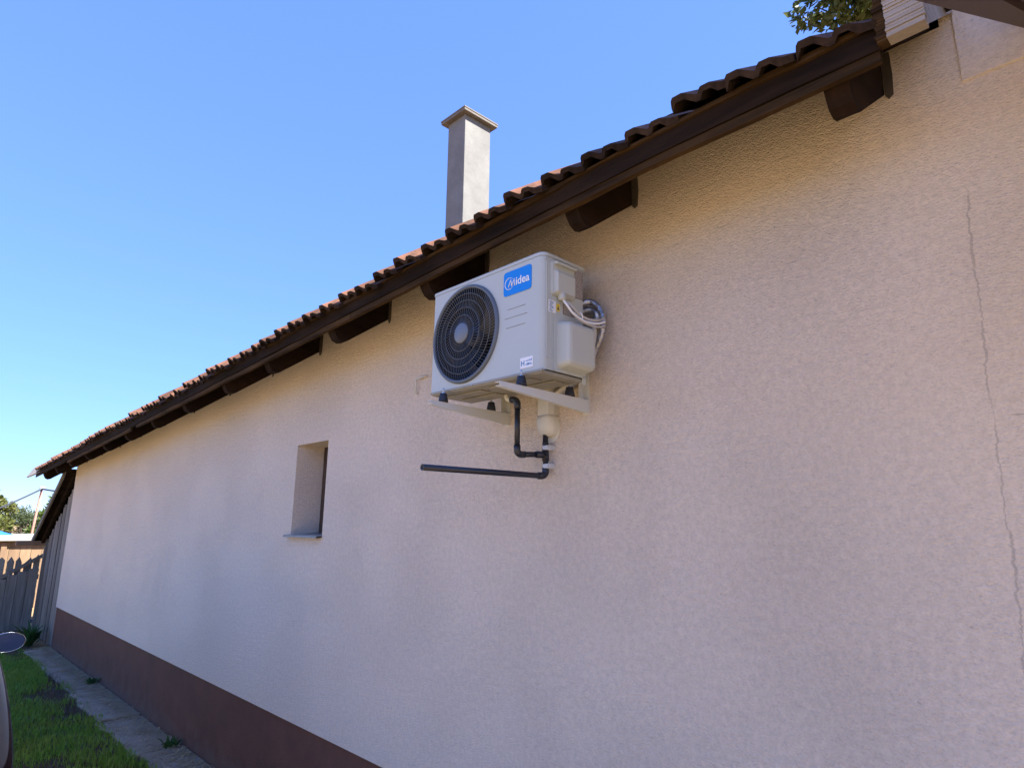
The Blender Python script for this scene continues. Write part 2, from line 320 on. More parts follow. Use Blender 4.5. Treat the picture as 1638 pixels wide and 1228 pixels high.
# front wall with the deep little window opening
WX0, WX1, WZ0, WZ1, WD = -4.48, -4.02, -0.075, 0.563, 0.262
gx = sorted(set(list(np.round(np.linspace(X0, X1, 240), 4))+[WX0, WX1])); gz = sorted(set(list(np.round(np.linspace(-1.268, 1.62, 62), 4))+[WZ0, WZ1]))
def wy(x, z):
    a = 0.006*noise.noise((x*0.9, z*0.9, 3.1))+0.0025*noise.noise((x*3.1, z*3.1, 7.7))
    dx = max(WX0-x, 0, x-WX1); dw = max(WZ0-z, 0, z-WZ1); k = min(1, math.hypot(dx, dw)/0.15)
    k *= min(1, (z+1.268)/0.1) if z < -1.1 else 1
    k *= min(1, (X1-x)/0.1)
    return a*k
v = []; idx = {}
for j, z in enumerate(gz):
    for i, x in enumerate(gx):
        idx[i, j] = len(v); zt = z
        if z > 1.2: zt = 1.2+(z-1.2)*(1.53+dz(x)-1.2)/(1.62-1.2)     # the wall head follows the rafters
        v.append((x, wy(x, z), zt))
f = []
for j in range(len(gz)-1):
    for i in range(len(gx)-1):
        if gx[i] >= WX0-1e-6 and gx[i+1] <= WX1+1e-6 and gz[j] >= WZ0-1e-6 and gz[j+1] <= WZ1+1e-6: continue
        f.append((idx[i, j], idx[i+1, j], idx[i+1, j+1], idx[i, j+1]))
def q(*p):
    b = len(v); v.extend(p); f.append(tuple(range(b, b+len(p))))
q((WX0, 0, WZ0), (WX0, 0, WZ1), (WX0+0.02, WD, WZ1), (WX0+0.02, WD, WZ0)); q((WX1, 0, WZ0), (WX1, WD, WZ0), (WX1, WD, WZ1), (WX1, 0, WZ1))
q((WX0, 0, WZ1), (WX1, 0, WZ1), (WX1, WD, WZ1), (WX0+0.02, WD, WZ1)); q((WX0, 0, WZ0), (WX0+0.02, WD, WZ0), (WX1, WD, WZ0), (WX1, 0, WZ0))
q((X0, 0, -1.268), (X0, 0.03, -1.268), (X1, 0.03, -1.268), (X1, 0, -1.268))                      # underside of the drip edge
zl = 1.53+dz(X0)
q((X0, 0, -1.268), (X0, 0, zl), (X0, 3.2, zl+0.717*3.2), (X0, 6.4, zl), (X0, 6.4, -1.268))        # far gable
q((X0, 6.4, GZ-0.1), (X0, 6.4, zl), (X1, 6.4, 1.53), (X1, 6.4, GZ-0.1))                          # back wall
q((X1, 0.05, 1.2), (X1, 6.4, 1.2), (X1, 6.4, 1.53), (X1, 3.2, 1.53+0.717*3.2), (X1, 0.05, 1.53))
hw = raw('wall', v, f, M['wall'], house); hp(hw); hw['label'] = 'pink rough stucco wall with a crack at its right end'
m = MB(); m.box(X0-0.004, X1, 0.014, 0.3, GZ-0.12, -1.2685); m.box(X0-0.004, X0+0.3, 0.3, 6.4, GZ-0.12, -1.2685); o = m.build('plinth', M['plinth'], house); hp(o)
# window in the opening
m = MB(); t = 0.05
for a in ((WX0+0.025, WX0+0.025+t, WZ0, WZ1), (WX1-t, WX1, WZ0, WZ1), (WX0+0.025+t, WX1-t, WZ1-t, WZ1), (WX0+0.025+t, WX1-t, WZ0, WZ0+t), (-4.265, -4.235, WZ0+t, WZ1-t)): m.box(a[0], a[1], WD-0.06, WD-0.004, a[2], a[3])
win = m.build('window', M['window'], house); hp(win); win['label'] = 'small dark timber window deep in the wall opening'
o = MB().box(WX0+0.02, WX1, WD-0.025, WD-0.018, WZ0+0.02, WZ1-0.02).build('pane', M['glass'], win)
m = MB(); m.prism([(-0.045, WZ0-0.012), (-0.045, WZ0-0.020), (-0.041, WZ0-0.020), (-0.040, WZ0-0.004), (WD-0.07, WZ0+0.012), (WD-0.07, WZ0+0.008)], 'x', WX0-0.03, WX1+0.0)
o = m.build('sill', M['flash'], win); o['label'] = 'thin bent metal sill flashing'

# roof: deck, rafters, eave boards, tiles
RX0, RX1 = -13.25, -0.33
m = MB(); sx = np.linspace(RX0, RX1, 28)
v = []; f = []
for x in sx:
    for (y, o_) in ((-0.378, 0.0), (-0.378, 0.06), (3.2, 0.06), (6.8, 0.06), (6.8, 0.0), (3.2, 0.0)):
        yy = y if y <= 3.2 else 6.4-y
        v.append((x, y, roofz(x, yy)+o_))
for i in range(len(sx)-1):
    for k in range(6): f.append((i*6+k, (i+1)*6+k, (i+1)*6+(k+1) % 6, i*6+(k+1) % 6))
f += [tuple(range(6)), tuple(range((len(sx)-1)*6, len(sx)*6))]
roof = raw('roof', v, f, M['wood_dark'], house); hp(roof); roof['label'] = 'old pitched roof of clay tiles on dark rafters'
RW = 0.075
rx = [-0.472, -1.463, -2.42, -3.343, -4.246, -5.035, -5.94]+[-6.87-0.93*k for k in range(7)]
for k, x in enumerate(rx):
    j = random.uniform(-1, 1)
    w = RW+0.012*random.uniform(-1, 1)
    pr = [(0.5, 1.38+0.717*0.5), (-0.285, 1.174), (-0.315, 1.166), (-0.345, 1.180+0.004*j), (-0.362, 1.202), (-0.376, 1.232), (-0.382, 1.254), (-0.382, 1.53-0.717*0.382-0.002), (0.5, 1.528+0.717*0.5)]
    m = MB(); d = dz(x); m.prism([(a, b+d) for a, b in pr], 'x', x-w, x)
    o = m.build('rafter', M['wood_rafter'], roof)
    # thin dark strip beside the beam where it enters the wall
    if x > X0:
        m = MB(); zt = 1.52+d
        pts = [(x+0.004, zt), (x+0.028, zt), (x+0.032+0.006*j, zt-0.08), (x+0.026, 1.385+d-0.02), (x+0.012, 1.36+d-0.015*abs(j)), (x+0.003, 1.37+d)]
        m.prism(pts, 'y', -0.009, 0.012); o = m.build('joint_strip', M['joint_dark'], house); hp(o)
def strip(name, prof, xa, xb, mt, parent, n=30, wav=0.0, seed=0.0, lab=None):
    """board along the eave: cross-section prof (y,z) swept from xa to xb along the sagging eave line"""
    v = []; f = []; k = len(prof); X = np.linspace(xa, xb, n)
    for x in X:
        for i, (y, z) in enumerate(prof):
            e = wav*(noise.noise((x*2.1, seed, i*0.4))+0.5*noise.noise((x*6.3, seed+9, i*0.3)))
            v.append((x, y+0.4*e, z+dz(x)+e))
    for i in range(n-1):
        for j in range(k): f.append((i*k+j, (i+1)*k+j, (i+1)*k+(j+1) % k, i*k+(j+1) % k))
    f += [tuple(range(k)), tuple(range((n-1)*k, n*k))]
    o = raw(name, v, f, mt, parent)
    if lab: o['label'] = lab
    return o
# eave boards in three lengths each
for k, (a, b) in enumerate([(-4.9, -0.376), (-9.0, -4.905), (-12.95, -9.005)]):
    strip('eave_board', [(-0.412, 1.253), (-0.388, 1.253), (-0.388, 1.322), (-0.414, 1.326)], a, b, M['wood_dark'], roof, 90, 0.010, k*3.0)
for k, (a, b) in enumerate([(-3.1, -0.380), (-7.3, -3.105), (-10.6, -7.5)]):
    strip('eave_batten', [(-0.408, 1.220), (-0.386, 1.220), (-0.384, 1.2505), (-0.406, 1.2505)], a, b, M['wood_strip'], roof, 60, 0.006, 20+k*3.0, 'pale worn batten under the eave board')
strip('eave_fillet', [(-0.424, 1.318), (-0.380, 1.318), (-0.378, 1.340), (-0.420, 1.338)], -12.95, -0.40, M['wood_strip'], roof, 300, 0.016, 55)
# bleached loose plank sticking out past the far verge
m = MB(); Mp = Matrix.Translation((0, -0.425, 0.735)) @ Matrix.Rotation(R(-32), 4, 'X'); m.prism([(-13.78, 0.0), (-13.98, 0.20), (-12.3, 0.20), (-12.3, 0.05)], 'y', -0.012, 0.012, M=Mp); o = m.build('loose_plank', M['wood_pale'], roof); o['label'] = 'bleached plank end sticking out past the far verge'
# heavy rough-sawn timber closing the near end of the eave
m = MB(); bx0, bx1 = -0.372, -0.262
fr = [(bx0, 1.245), (bx0+0.028, 1.236), (bx1, 1.228), (bx1, 1.425), (bx0, 1.425)]
m.prism([(0.30, 1.255+0.717*0.73), (-0.42, 1.252), (-0.43, 1.46), (0.30, 1.46+0.717*0.73)], 'x', bx0+0.02, bx1)
nb = 22
for i in range(nb):     # saw-cut ridges across the end face
    z0 = 1.254+i*0.0086; m.box(bx0+random.uniform(0.018, 0.024), bx1-random.uniform(0.0, 0.006), -0.436-random.uniform(0.002, 0.007)-0.0009*i, -0.40, z0, z0+0.0078)
end_beam = m.build('end_beam', M['wood_saw'], roof); end_beam['label'] = 'rough-sawn grey timber end closing the eave'
m = MB()
for i in range(nb): z0 = 1.256+i*0.0086; m.box(bx0-random.uniform(0.004, 0.012), bx0+0.0175, -0.428-random.uniform(0, .006), -0.395, z0, z0+0.0078)
m.build('bark_edge', M['wood_strip'], roof)
m = MB(); m.box(bx1+0.002, bx1+0.034, -0.26, -0.14, 1.465, 1.66); m.build('packing_block', M['wood_dark'], roof)

# clay tiles: two ribs on each
def tile_mesh():
    top = [(0.0, 0.022), (0.005, 0.043), (0.013, 0.052), (0.046, 0.052), (0.060, 0.044), (0.090, 0.026), (0.098, 0.026), (0.104, 0.036), (0.112, 0.042), (0.142, 0.041), (0.156, 0.034), (0.180, 0.024), (0.205, 0.020)]
    bot = [(0.205, 0.0), (0.160, 0.004), (0.140, 0.024), (0.114, 0.024), (0.100, 0.004), (0.084, 0.004), (0.050, 0.030), (0.016, 0.031), (0.006, 0.014), (0.0, 0.002)]
    prof = top+bot; k = len(prof); v = []; Lh = 0.375
    for s_ in (0.0, Lh):
        for (a, b) in prof: v.append((a, s_, b))
    f = [(j, j+k, (j+1) % k+k, (j+1) % k) for j in range(k)]+[tuple(range(k)), tuple(range(2*k-1, k-1, -1))]
    return v, f
tv, tf = tile_mesh()
tme = bpy.data.meshes.new('tile'); tme.from_pydata(tv, [], tf); tme.materials.append(M['tile']); tme.materials.append(M['tile_end']); tme.update()
nt_ = 13; mi_ = [0]*len(tf)
for j in range(len(tf)):
    if 12 <= j < 23 or j == 23: mi_[j] = 1
tme.polygons.foreach_set('material_index', mi_)
SL = math.atan(0.717); ntile = int((RX1+0.03-RX0)/0.2)
sv = []; sf = []
for c in range(14):
    for i in range(ntile):
        x = RX1-0.05-0.2*(i+1)
        if x < -12.98: continue
        yb = -0.445+c*0.31*math.cos(SL); lift = 0.098 if c == 0 else 0.072
        jx, jy, jz, jr, jt = (random.gauss(0, 0.004), random.gauss(0, 0.011), random.gauss(0, 0.007), random.gauss(0, 0.025), random.gauss(0, 0.028))
        if c == 0 and random.random() < 0.12: jz += 0.012; jt += 0.03
        base = Vector((x+jx, yb+jy, roofz(x, yb)+lift+0.008+jz))
        if c > 0: base.z += 0.012
        Mt = Matrix.Translation(base) @ Matrix.Rotation(-math.atan(-0.0455) if x < -1.2 else 0, 4, 'Y') @ Matrix.Rotation(SL-0.035+jt*0.4, 4, 'X') @ Matrix.Rotation(jr, 4, 'Z') @ Matrix.Rotation(jt, 4, 'Y')
        if c < 4:
            o = bpy.data.objects.new('tile', tme); COL.objects.link(o); o.parent = roof; o.matrix_local = Mt
        else:
            b = len(sv); sv += [tuple(Mt @ Vector(p)) for p in tv]; sf += [tuple(b+j for j in ff) for ff in tf]
o = raw('upper_tiles', sv, sf, M['tile'], roof); o['kind'] = 'stuff'
m = MB()
for i in range(40): m.lathe([(0.10, 0), (0.115, 0.34)], Matrix.Translation((RX0+0.3*i+0.1, 3.2, roofz(RX0+0.3*i, 3.2)+0.08)) @ Matrix.Rotation(R(90), 4, 'Y'), 10)
o = m.build('ridge_tiles', M['tile'], roof); o['kind'] = 'stuff'
# chimney
CX, CY, CZT = -6.2, 2.90, 5.66
m = MB(); m.box(CX-0.38, CX, CY, CY+0.475, 2.6, CZT); ch = m.build('chimney', M['chim'], house); hp(ch); ch['label'] = 'tall square rendered chimney with flat concrete cap'
bm_ = ch.modifiers.new('bevel', 'BEVEL'); bm_.width = 0.008; bm_.segments = 2
m = MB(); m.box(CX-0.455, CX+0.075, CY-0.075, CY+0.55, CZT+0.001, CZT+0.036, 0.004); cap = m.build('cap', M['cap'], ch)
m = MB(); m.box(CX-0.462, CX+0.082, CY-0.082, CY+0.557, CZT+0.037, CZT+0.058, 0.004); m.build('cap_slab', M['cap'], ch)

# ------------------------------------------------------------------ house extension on the right of the crack
ext = thing('house_extension', 'taller pink rendered extension to the right of the long crack', 'house', (-0.3, 0, GZ)); EP = (-0.3, 0, GZ)
m = MB(); gx2 = np.linspace(-0.302, 4.5, 60); gz2 = np.linspace(GZ-0.1, 2.6, 52); v = []; f = []
for z in gz2:
    for x in gx2: v.append((x, 0.004*noise.noise((x*1.3, z*1.3, 5))*min(1, (x+0.302)/0.1), z))
k = len(gx2); f = [(j*k+i, j*k+i+1, (j+1)*k+i+1, (j+1)*k+i) for j in range(len(gz2)-1) for i in range(k-1)]
b = len(v); v += [(-0.3, 0.03, 1.3), (-0.3, 5.5, 1.3), (-0.30, 5.5, 2.6), (-0.30, 0.03, 2.6), (4.5, 0.004, GZ-.1), (4.5, 5.5, GZ-.1), (4.5, 5.5, 2.6), (4.5, 0.004, 2.6)]
f += [(b, b+3, b+2, b+1), (b+4, b+5, b+6, b+7), (b+1, b+2, b+6, b+5), (b+3, b+7, b+6, b+2)]
o = raw('wall', v, f, M['wall'], ext); at(o, EP)
m = MB(); m.box(-0.268, 4.5, -0.006, 0.02, 1.3125, 2.6, 0.003); o = m.build('upper_wall', M['wall_ext'], ext); at(o, EP); o['label'] = 'slightly proud upper band of the extension wall'
m = MB(); m.box(-0.4, 4.7, -0.1, 5.7, 2.601, 2.72); o = m.build('roof_slab', M['cap'], ext); at(o, EP)
# maroon lean-to canopy over the extension (its verge crosses the top right corner)
can = thing('canopy', 'dark maroon lean-to canopy edge crossing the top right corner', 'canopy', (0.5, 0, 1.45))
def cz(y): return 1.395+0.604*y
m = MB(); m.prism([(-0.010, cz(-0.010)), (-1.56, cz(-1.56)), (-1.56, cz(-1.56)+0.14), (-0.010, cz(-0.01)+0.14)], 'x', -0.100, -0.065); o = m.build('verge_board', M['maroon'], can); at(o, can.location)
m = MB(); m.prism([(-0.012, cz(-.012)+0.02), (-1.54, cz(-1.54)+0.02), (-1.54, cz(-1.54)+0.05), (-0.012, cz(-.012)+0.05)], 'x', -0.064, 1.2); o = m.build('roof_sheet', M['maroon'], can); at(o, can.location)
for x in (0.25, 0.70, 1.10):
    m = MB(); m.prism([(-0.012, cz(-.012)-0.05), (-1.52, cz(-1.52)-0.05), (-1.52, cz(-1.52)+0.019), (-0.012, cz(-.012)+0.019)], 'x', x, x+0.06); o = m.build('rafter', M['maroon'], can); at(o, can.location)

# ------------------------------------------------------------------ air conditioner outdoor unit
AW, AH, AD = 0.72, 0.495, 0.25
ac = thing('air_conditioner', 'white outdoor air conditioner unit hanging on the pink wall', 'air conditioner', (-2.3601, -0.380, 0.5953)); ac.rotation_euler = (-0.0055, 0.0064, -0.0077)
FU, FV, FR = 0.239, 0.241, 0.222
m = MB()
# front panel with a round opening
n = 72; ring = []; rect = []
ua, ub, va, vb = 0.004, 0.684, 0.004, 0.476
angs = sorted([2*math.pi*k/n for k in range(n)]+[math.atan2(b-FV, a-FU) % (2*math.pi) for a in (ua, ub) for b in (va, vb)])
for th in angs:
    c, s_ = math.cos(th), math.sin(th)
    ring.append((FU+FR*c, 0, FV+FR*s_))
    tt = min([(ub-FU)/c if c > 1e-9 else 1e9, (ua-FU)/c if c < -1e-9 else 1e9, (vb-FV)/s_ if s_ > 1e-9 else 1e9, (va-FV)/s_ if s_ < -1e-9 else 1e9])
    rect.append((FU+tt*c, 0, FV+tt*s_))
k = len(angs); m.add(ring+rect, [(i, k+i, k+(i+1) % k, (i+1) % k) for i in range(k)])
# rest of the shell: rounded corner in plan, sides, back
plan = [(0.684, 0.0)]+[(0.690+0.030*math.sin(t), 0.030-0.030*math.cos(t)) for t in np.linspace(0.1, math.pi/2, 7)]+[(0.720, AD-0.006), (0.714, AD), (0.006, AD), (0.0, AD-0.006), (0.0, 0.005), (0.004, 0.0)]
v = [(a, b, 0.004) for a, b in plan]+[(a, b, 0.476) for a, b in plan]; k = len(plan)
m.add(v, [(i, i+1, k+i+1, k+i) for i in range(k-1)], False)
shell = m.build('casing', M['ac'], ac)
full = [(0.684, -0.0015)]+[(0.690+0.032*math.sin(t), 0.0305-0.032*math.cos(t)) for t in np.linspace(0.1, math.pi/2, 7)]+[(0.722, AD+0.002), (-0.002, AD+0.002), (-0.002, 0.0), (0.003, -0.0015)]
def offs(pl, d): return [(0.36+(a-0.36)*(1-d/0.36), 0.125+(b-0.125)*(1-d/0.125)) for a, b in pl]
m = MB(); lay = [(full, 0.4775), (full, 0.490), (offs(full, 0.002), 0.4935), (offs(full, 0.006), 0.495)]
v = [(a, b, z) for pl, z in lay for a, b in pl]; k = len(full)
m.add(v, [(j*k+i, j*k+(i+1) % k, (j+1)*k+(i+1) % k, (j+1)*k+i) for j in range(3) for i in range(k)]+[tuple(range(3*k, 4*k)), tuple(range(k-1, -1, -1))]); m.build('top_lid', M['ac'], ac)
# base pan
m = MB(); m.box(0.006, 0.714, 0.004, AD-0.004, -0.012, 0.003, 0.003); m.box(0.0, 0.72, -0.003, 0.012, -0.006, 0.0025)
for a, b, c, d in ((0.06, 0.30, 0.05, 0.11), (0.06, 0.30, 0.14, 0.21), (0.36, 0.62, 0.04, 0.10), (0.40, 0.66, 0.13, 0.215)): m.box(a, b, c, d, -0.019, -0.012, 0.004)
base = m.build('base_pan', M['ac_base'], ac)
# cavity, fan and grille
My = Matrix.Translation((FU, 0, FV)) @ Matrix.Rotation(R(90), 4, 'X')       # local z -> -y (outwards)
m = MB(); m.lathe([(FR-0.001, -0.001), (FR-0.003, -0.13), (0.0005, -0.135)], My, 48, cap=False); m.build('fan_shroud', M['cavity'], ac)
m = MB(); m.lathe([(0.055, -0.10), (0.055, -0.045), (0.04, -0.035), (0.0005, -0.034)], My, 24)
for b in range(3):
    v = []; f = []
    for i, rr in enumerate(np.linspace(0.05, 0.205, 7)):
        sp_ = 0.85+0.3*i/6; a0 = b*2.094+0.5*(i/6)**1.4
        for j in range(5):
            a = a0+sp_*(j/4-0.5); zz = -0.065+0.045*(j/4-0.5)*2*(0.6+0.4*i/6)
            v.append(My @ Vector((rr*math.cos(a), rr*math.sin(a), zz)))
    for i in range(6):
        for j in range(4): f.append((i*5+j, i*5+j+1, (i+1)*5+j+1, (i+1)*5+j))
    m.add(v, f, True)
m.build('fan', M['blade'], ac)
m = MB(); m.lathe([(FR-0.012, 0.004), (FR-0.010, 0.012), (FR-0.002, 0.014), (FR+0.004, 0.008), (FR+0.005, 0.0)], My, 72, cap=False); rim = m.build('grille_rim', M['rim'], ac)
def gz_(rr): return 0.011+0.012*(1-(rr/FR)**2)
m = MB()
for rr in (0.083, 0.118, 0.152, 0.184):
    pts = [My @ Vector((rr*math.cos(t), rr*math.sin(t), gz_(rr))) for t in np.linspace(0, 2*math.pi, 61)]; m.tube(pts, 0.0017, 4, False)
def spoke(th0, ra, rb, tw):
    return [My @ Vector((r_*math.cos(th0+tw*(r_-ra)), r_*math.sin(th0+tw*(r_-ra)), gz_(r_)-0.002)) for r_ in np.linspace(ra, rb, 4)]
for k in range(48): m.tube(spoke(2*math.pi*k/48, 0.044, 0.118, 2.0), 0.0012, 3, False)
for k in range(84): m.tube(spoke(2*math.pi*k/84+0.15, 0.118, FR-0.008, 2.0), 0.0013, 3, False)
m.build('grille', M['grille'], ac)
m = MB(); m.lathe([(0.047, 0.016), (0.047, 0.024), (0.043, 0.0275), (0.0005, 0.029)], My, 32); m.build('grille_hub', M['hub'], ac)
# badge with the white lettering
def rrect(u0, u1, v0, v1, r_, n=5):
    p = []
    for (cx, cy, a0) in ((u1-r_, v0+r_, -90), (u1-r_, v1-r_, 0), (u0+r_, v1-r_, 90), (u0+r_, v0+r_, 180)):
        for i in range(n): a = R(a0+90*i/(n-1)); p.append((cx+r_*math.cos(a), cy+r_*math.sin(a)))
    return p
m = MB(); m.prism(rrect(0.491, 0.656, 0.349, 0.456, 0.014), 'y', -0.0025, 0.0005); badge = m.build('badge', M['blue'], ac); badge['label'] = 'blue badge with white lettering'
def text_mesh(s_, size, M_, name, mt, parent, ext_=0.0006, off=0.0, shear=0.0):
    cu = bpy.data.curves.new('lettering', 'FONT'); cu.body = s_; cu.size = size; cu.extrude = ext_; cu.offset = off; cu.shear = shear; cu.resolution_u = 4
    to = bpy.data.objects.new('lettering_src', cu); COL.objects.link(to); bpy.context.view_layer.update()
    me = bpy.data.meshes.new_from_object(to.evaluated_get(bpy.context.evaluated_depsgraph_get())); bpy.data.objects.remove(to)
    me.transform(M_); me.materials.clear(); me.materials.append(mt); return link(name, me, parent)
XF = lambda u, w, y=-0.0032: Matrix.Translation((u, y, w)) @ Matrix.Rotation(R(90), 4, 'X')
text_mesh('idea', 0.050, XF(0.5645, 0.386), 'lettering', M['white'], badge, off=0.0006)
m = MB(); cM = (0.526, 0.4015)
for a, b, r_ in ((40, 330, 0.0255),):
    pts = [(cM[0]+r_*math.cos(R(t)), -0.003, cM[1]+r_*math.sin(R(t))) for t in np.linspace(a, b, 30)]
    m.tube(pts, [0.0006+0.0016*math.sin(math.pi*i/29) for i in range(30)], 4)
for a, b, w in (((0.520, 0.386), (0.536, 0.418), .0022), ((0.536, 0.418), (0.5405, 0.388), .0026), ((0.5405, 0.388), (0.556, 0.418), .0022), ((0.556, 0.418), (0.5575, 0.386), .0028)):
    m.tube([(a[0], -0.0028, a[1]), (b[0], -0.0028, b[1])], w, 4)
m.build('emblem', M['white'], badge)
# three pressed lines on the front
for a, b, z in ((0.515, 0.622, 0.288), (0.499, 0.633, 0.250), (0.509, 0.622, 0.208)):
    m = MB(); m.box(a, b, -0.0012, 0.0004, z-0.0009, z+0.0009); m.build('front_line', M['label'], ac)
m = MB(); m.box(0.598, 0.668, -0.0018, 0.0003, 0.020, 0.064); st_ = m.build('front_sticker', M['white'], ac); st_['label'] = 'small white sticker with a blue letter H'
text_mesh('H', 0.030, XF(0.602, 0.030, -0.0024), 'lettering', M['inkblue'], st_, ext_=0.0003, off=0.0003)
m = MB()
for i in range(6):
    u = 0.629+0.006*i; m.box(u, u+random.uniform(0.0015, 0.0045), -0.0024, -0.0017, 0.046, 0.046+random.uniform(0.002, 0.009)); m.box(u+0.001, u+random.uniform(0.0035, 0.0055), -0.0024, -0.0017, 0.030, 0.030+random.uniform(0.003, 0.010))
m.build('print', M['inkblue'], st_)
# right-hand side: lift grip cover, labels, valve cover, ribs
def sidepanel(name, y0, y1, z0, z1, d, r_, mt, parent=ac, x=AW, taper=0.0):
    m = MB(); lay = []
    for (o_, h) in ((0, 0.0), (0.0, d*0.75), (0.30*r_, d*0.93), (0.8*r_, d)):
        lay.append([(x+h, a, b) for a, b in rrect(y0+o_+taper*h, y1-o_-taper*h*0.3, z0+o_+taper*h, z1-o_-taper*h, max(r_-o_*0.5, 0.002))])
    k = len(lay[0]); v = [p for l in lay for p in l]
    m.add(v, [(j*k+i, j*k+(i+1) % k, (j+1)*k+(i+1) % k, (j+1)*k+i) for j in range(3) for i in range(k)]+[tuple(range(3*k, 4*k))], False)
    return m.build(name, mt, parent)
tcov = sidepanel('terminal_cover', 0.040, 0.180, 0.318, 0.464, 0.012, 0.014, M['ac_cover'])
# raised lower body leaving the scooped grip above it
m = MB(); 
pr = [(AW+0.0125, 0.320), (AW+0.030, 0.330), (AW+0.031, 0.408), (AW+0.026, 0.418), (AW+0.0125, 0.424)]
v = []; f = []; kk = len(pr); Ys = [(0.050, 0.6), (0.058, 1.0), (0.160, 1.0), (0.170, 0.6)]
for (y, s_) in Ys: v += [(AW+0.0115+(a-AW-0.0115)*s_, y, b) for a, b in pr]
f = [(i*kk+j, (i+1)*kk+j, (i+1)*kk+(j+1) % kk, i*kk+(j+1) % kk) for i in range(3) for j in range(kk)]+[tuple(range(kk)), tuple(range(3*kk, 4*kk))]
m.add(v, f); m.build('cover_body', M['ac_cover'], tcov)
m = MB(); m.prism([(AW+0.0115, 0.448), (AW+0.030, 0.445), (AW+0.031, 0.4525), (AW+0.0115, 0.4605)], 'y', 0.052, 0.172); m.build('cover_lip', M['ac_cover'], tcov)
m = MB(); m.lathe([(0.013, 0.0), (0.016, 0.004), (0.017, 0.028), (0.012, 0.032)], Matrix.Translation((AW+0.017, 0.093, 0.300)), 14); m.build('cable_spout', M['ac_cover'], tcov)
vcov = sidepanel('valve_cover', 0.078, 0.262, 0.018, 0.216, 0.062, 0.022, M['ac_cover'], taper=0.16)
m = MB(); m.box(AW, AW+0.004, 0.062, 0.258, 0.004, 0.224, 0.0015); m.build('valve_cover_flange', M['ac'], vcov)
for y in (0.020, 0.046):
    m = MB(); m.box(AW-0.001, AW+0.003, y-0.002, y+0.002, 0.048, 0.455, 0.001); m.build('side_rib', M['ac'], ac)
m = MB(); m.box(AW, AW+0.0012, 0.186, 0.244, 0.342, 0.470); lab = m.build('rating_label', M['label'], ac)
m = MB()
for i in range(20):
    z = 0.349+0.006*i
    y = 0.190
    while y < 0.236:
        w = random.uniform(0.003, 0.016); m.box(AW+0.0011, AW+0.0018, y, min(y+w, 0.240), z, z+0.0025); y += w+random.uniform(0.002, 0.006)
m.build('print', M['conduit'], lab)
m = MB(); m.box(AW, AW+0.0012, 0.118, 0.190, 0.252, 0.297); lab = m.build('wiring_label', M['label'], ac)
m = MB()
for i in range(6): m.box(AW+0.0011, AW+0.0018, 0.124, 0.15+random.uniform(0, 0.035), 0.257+0.0065*i, 0.2595+0.0065*i)
m.build('print', M['conduit'], lab)
m = MB(); m.box(AW, AW+0.0012, 0.032, 0.074, 0.244, 0.294); lab = m.build('energy_sticker', M['white'], ac)
m = MB()
for i in range(7): m.box(AW+0.0011, AW+0.0018, 0.036+0.002*(i % 3), 0.044+random.uniform(0.002, 0.02), 0.249+0.006*i, 0.252+0.006*i)
m.build('print', M['inkblue'], lab)
m = MB(); m.box(AW, AW+0.0012, 0.078, 0.098, 0.256, 0.288); lab = m.build('warning_sticker', M['yellow'], ac)
m = MB(); m.add([(AW+0.0018, 0.081, 0.262), (AW+0.0018, 0.095, 0.262), (AW+0.0018, 0.088, 0.280)], [(0, 1, 2)]); m.build('print', M['ink'], lab)
def screw(x, y, z, axis, parent, r_=0.004):
    m = MB(); Rm = {'x': Matrix.Rotation(R(90), 4, 'Y'), 'y': Matrix.Rotation(R(90), 4, 'X')}[axis]
    m.lathe([(r_, 0), (r_, 0.002), (r_*0.5, 0.0035), (0.0003, 0.0036)], Matrix.Translation((x, y, z)) @ Rm, 10); return m.build('screw', M['steel'], parent)
for y, z in ((0.062, 0.012), (0.250, 0.010), (0.236, 0.225), (0.012, 0.462)): screw(AW+0.003, y, z, 'x', ac)
screw(0.30, -0.004, -0.002, 'y', ac)
m = MB(); m.box(AW-0.004, AW+0.004, 0.238, 0.256, -0.022, 0.016, 0.001); m.build('side_flange', M['ac'], ac)

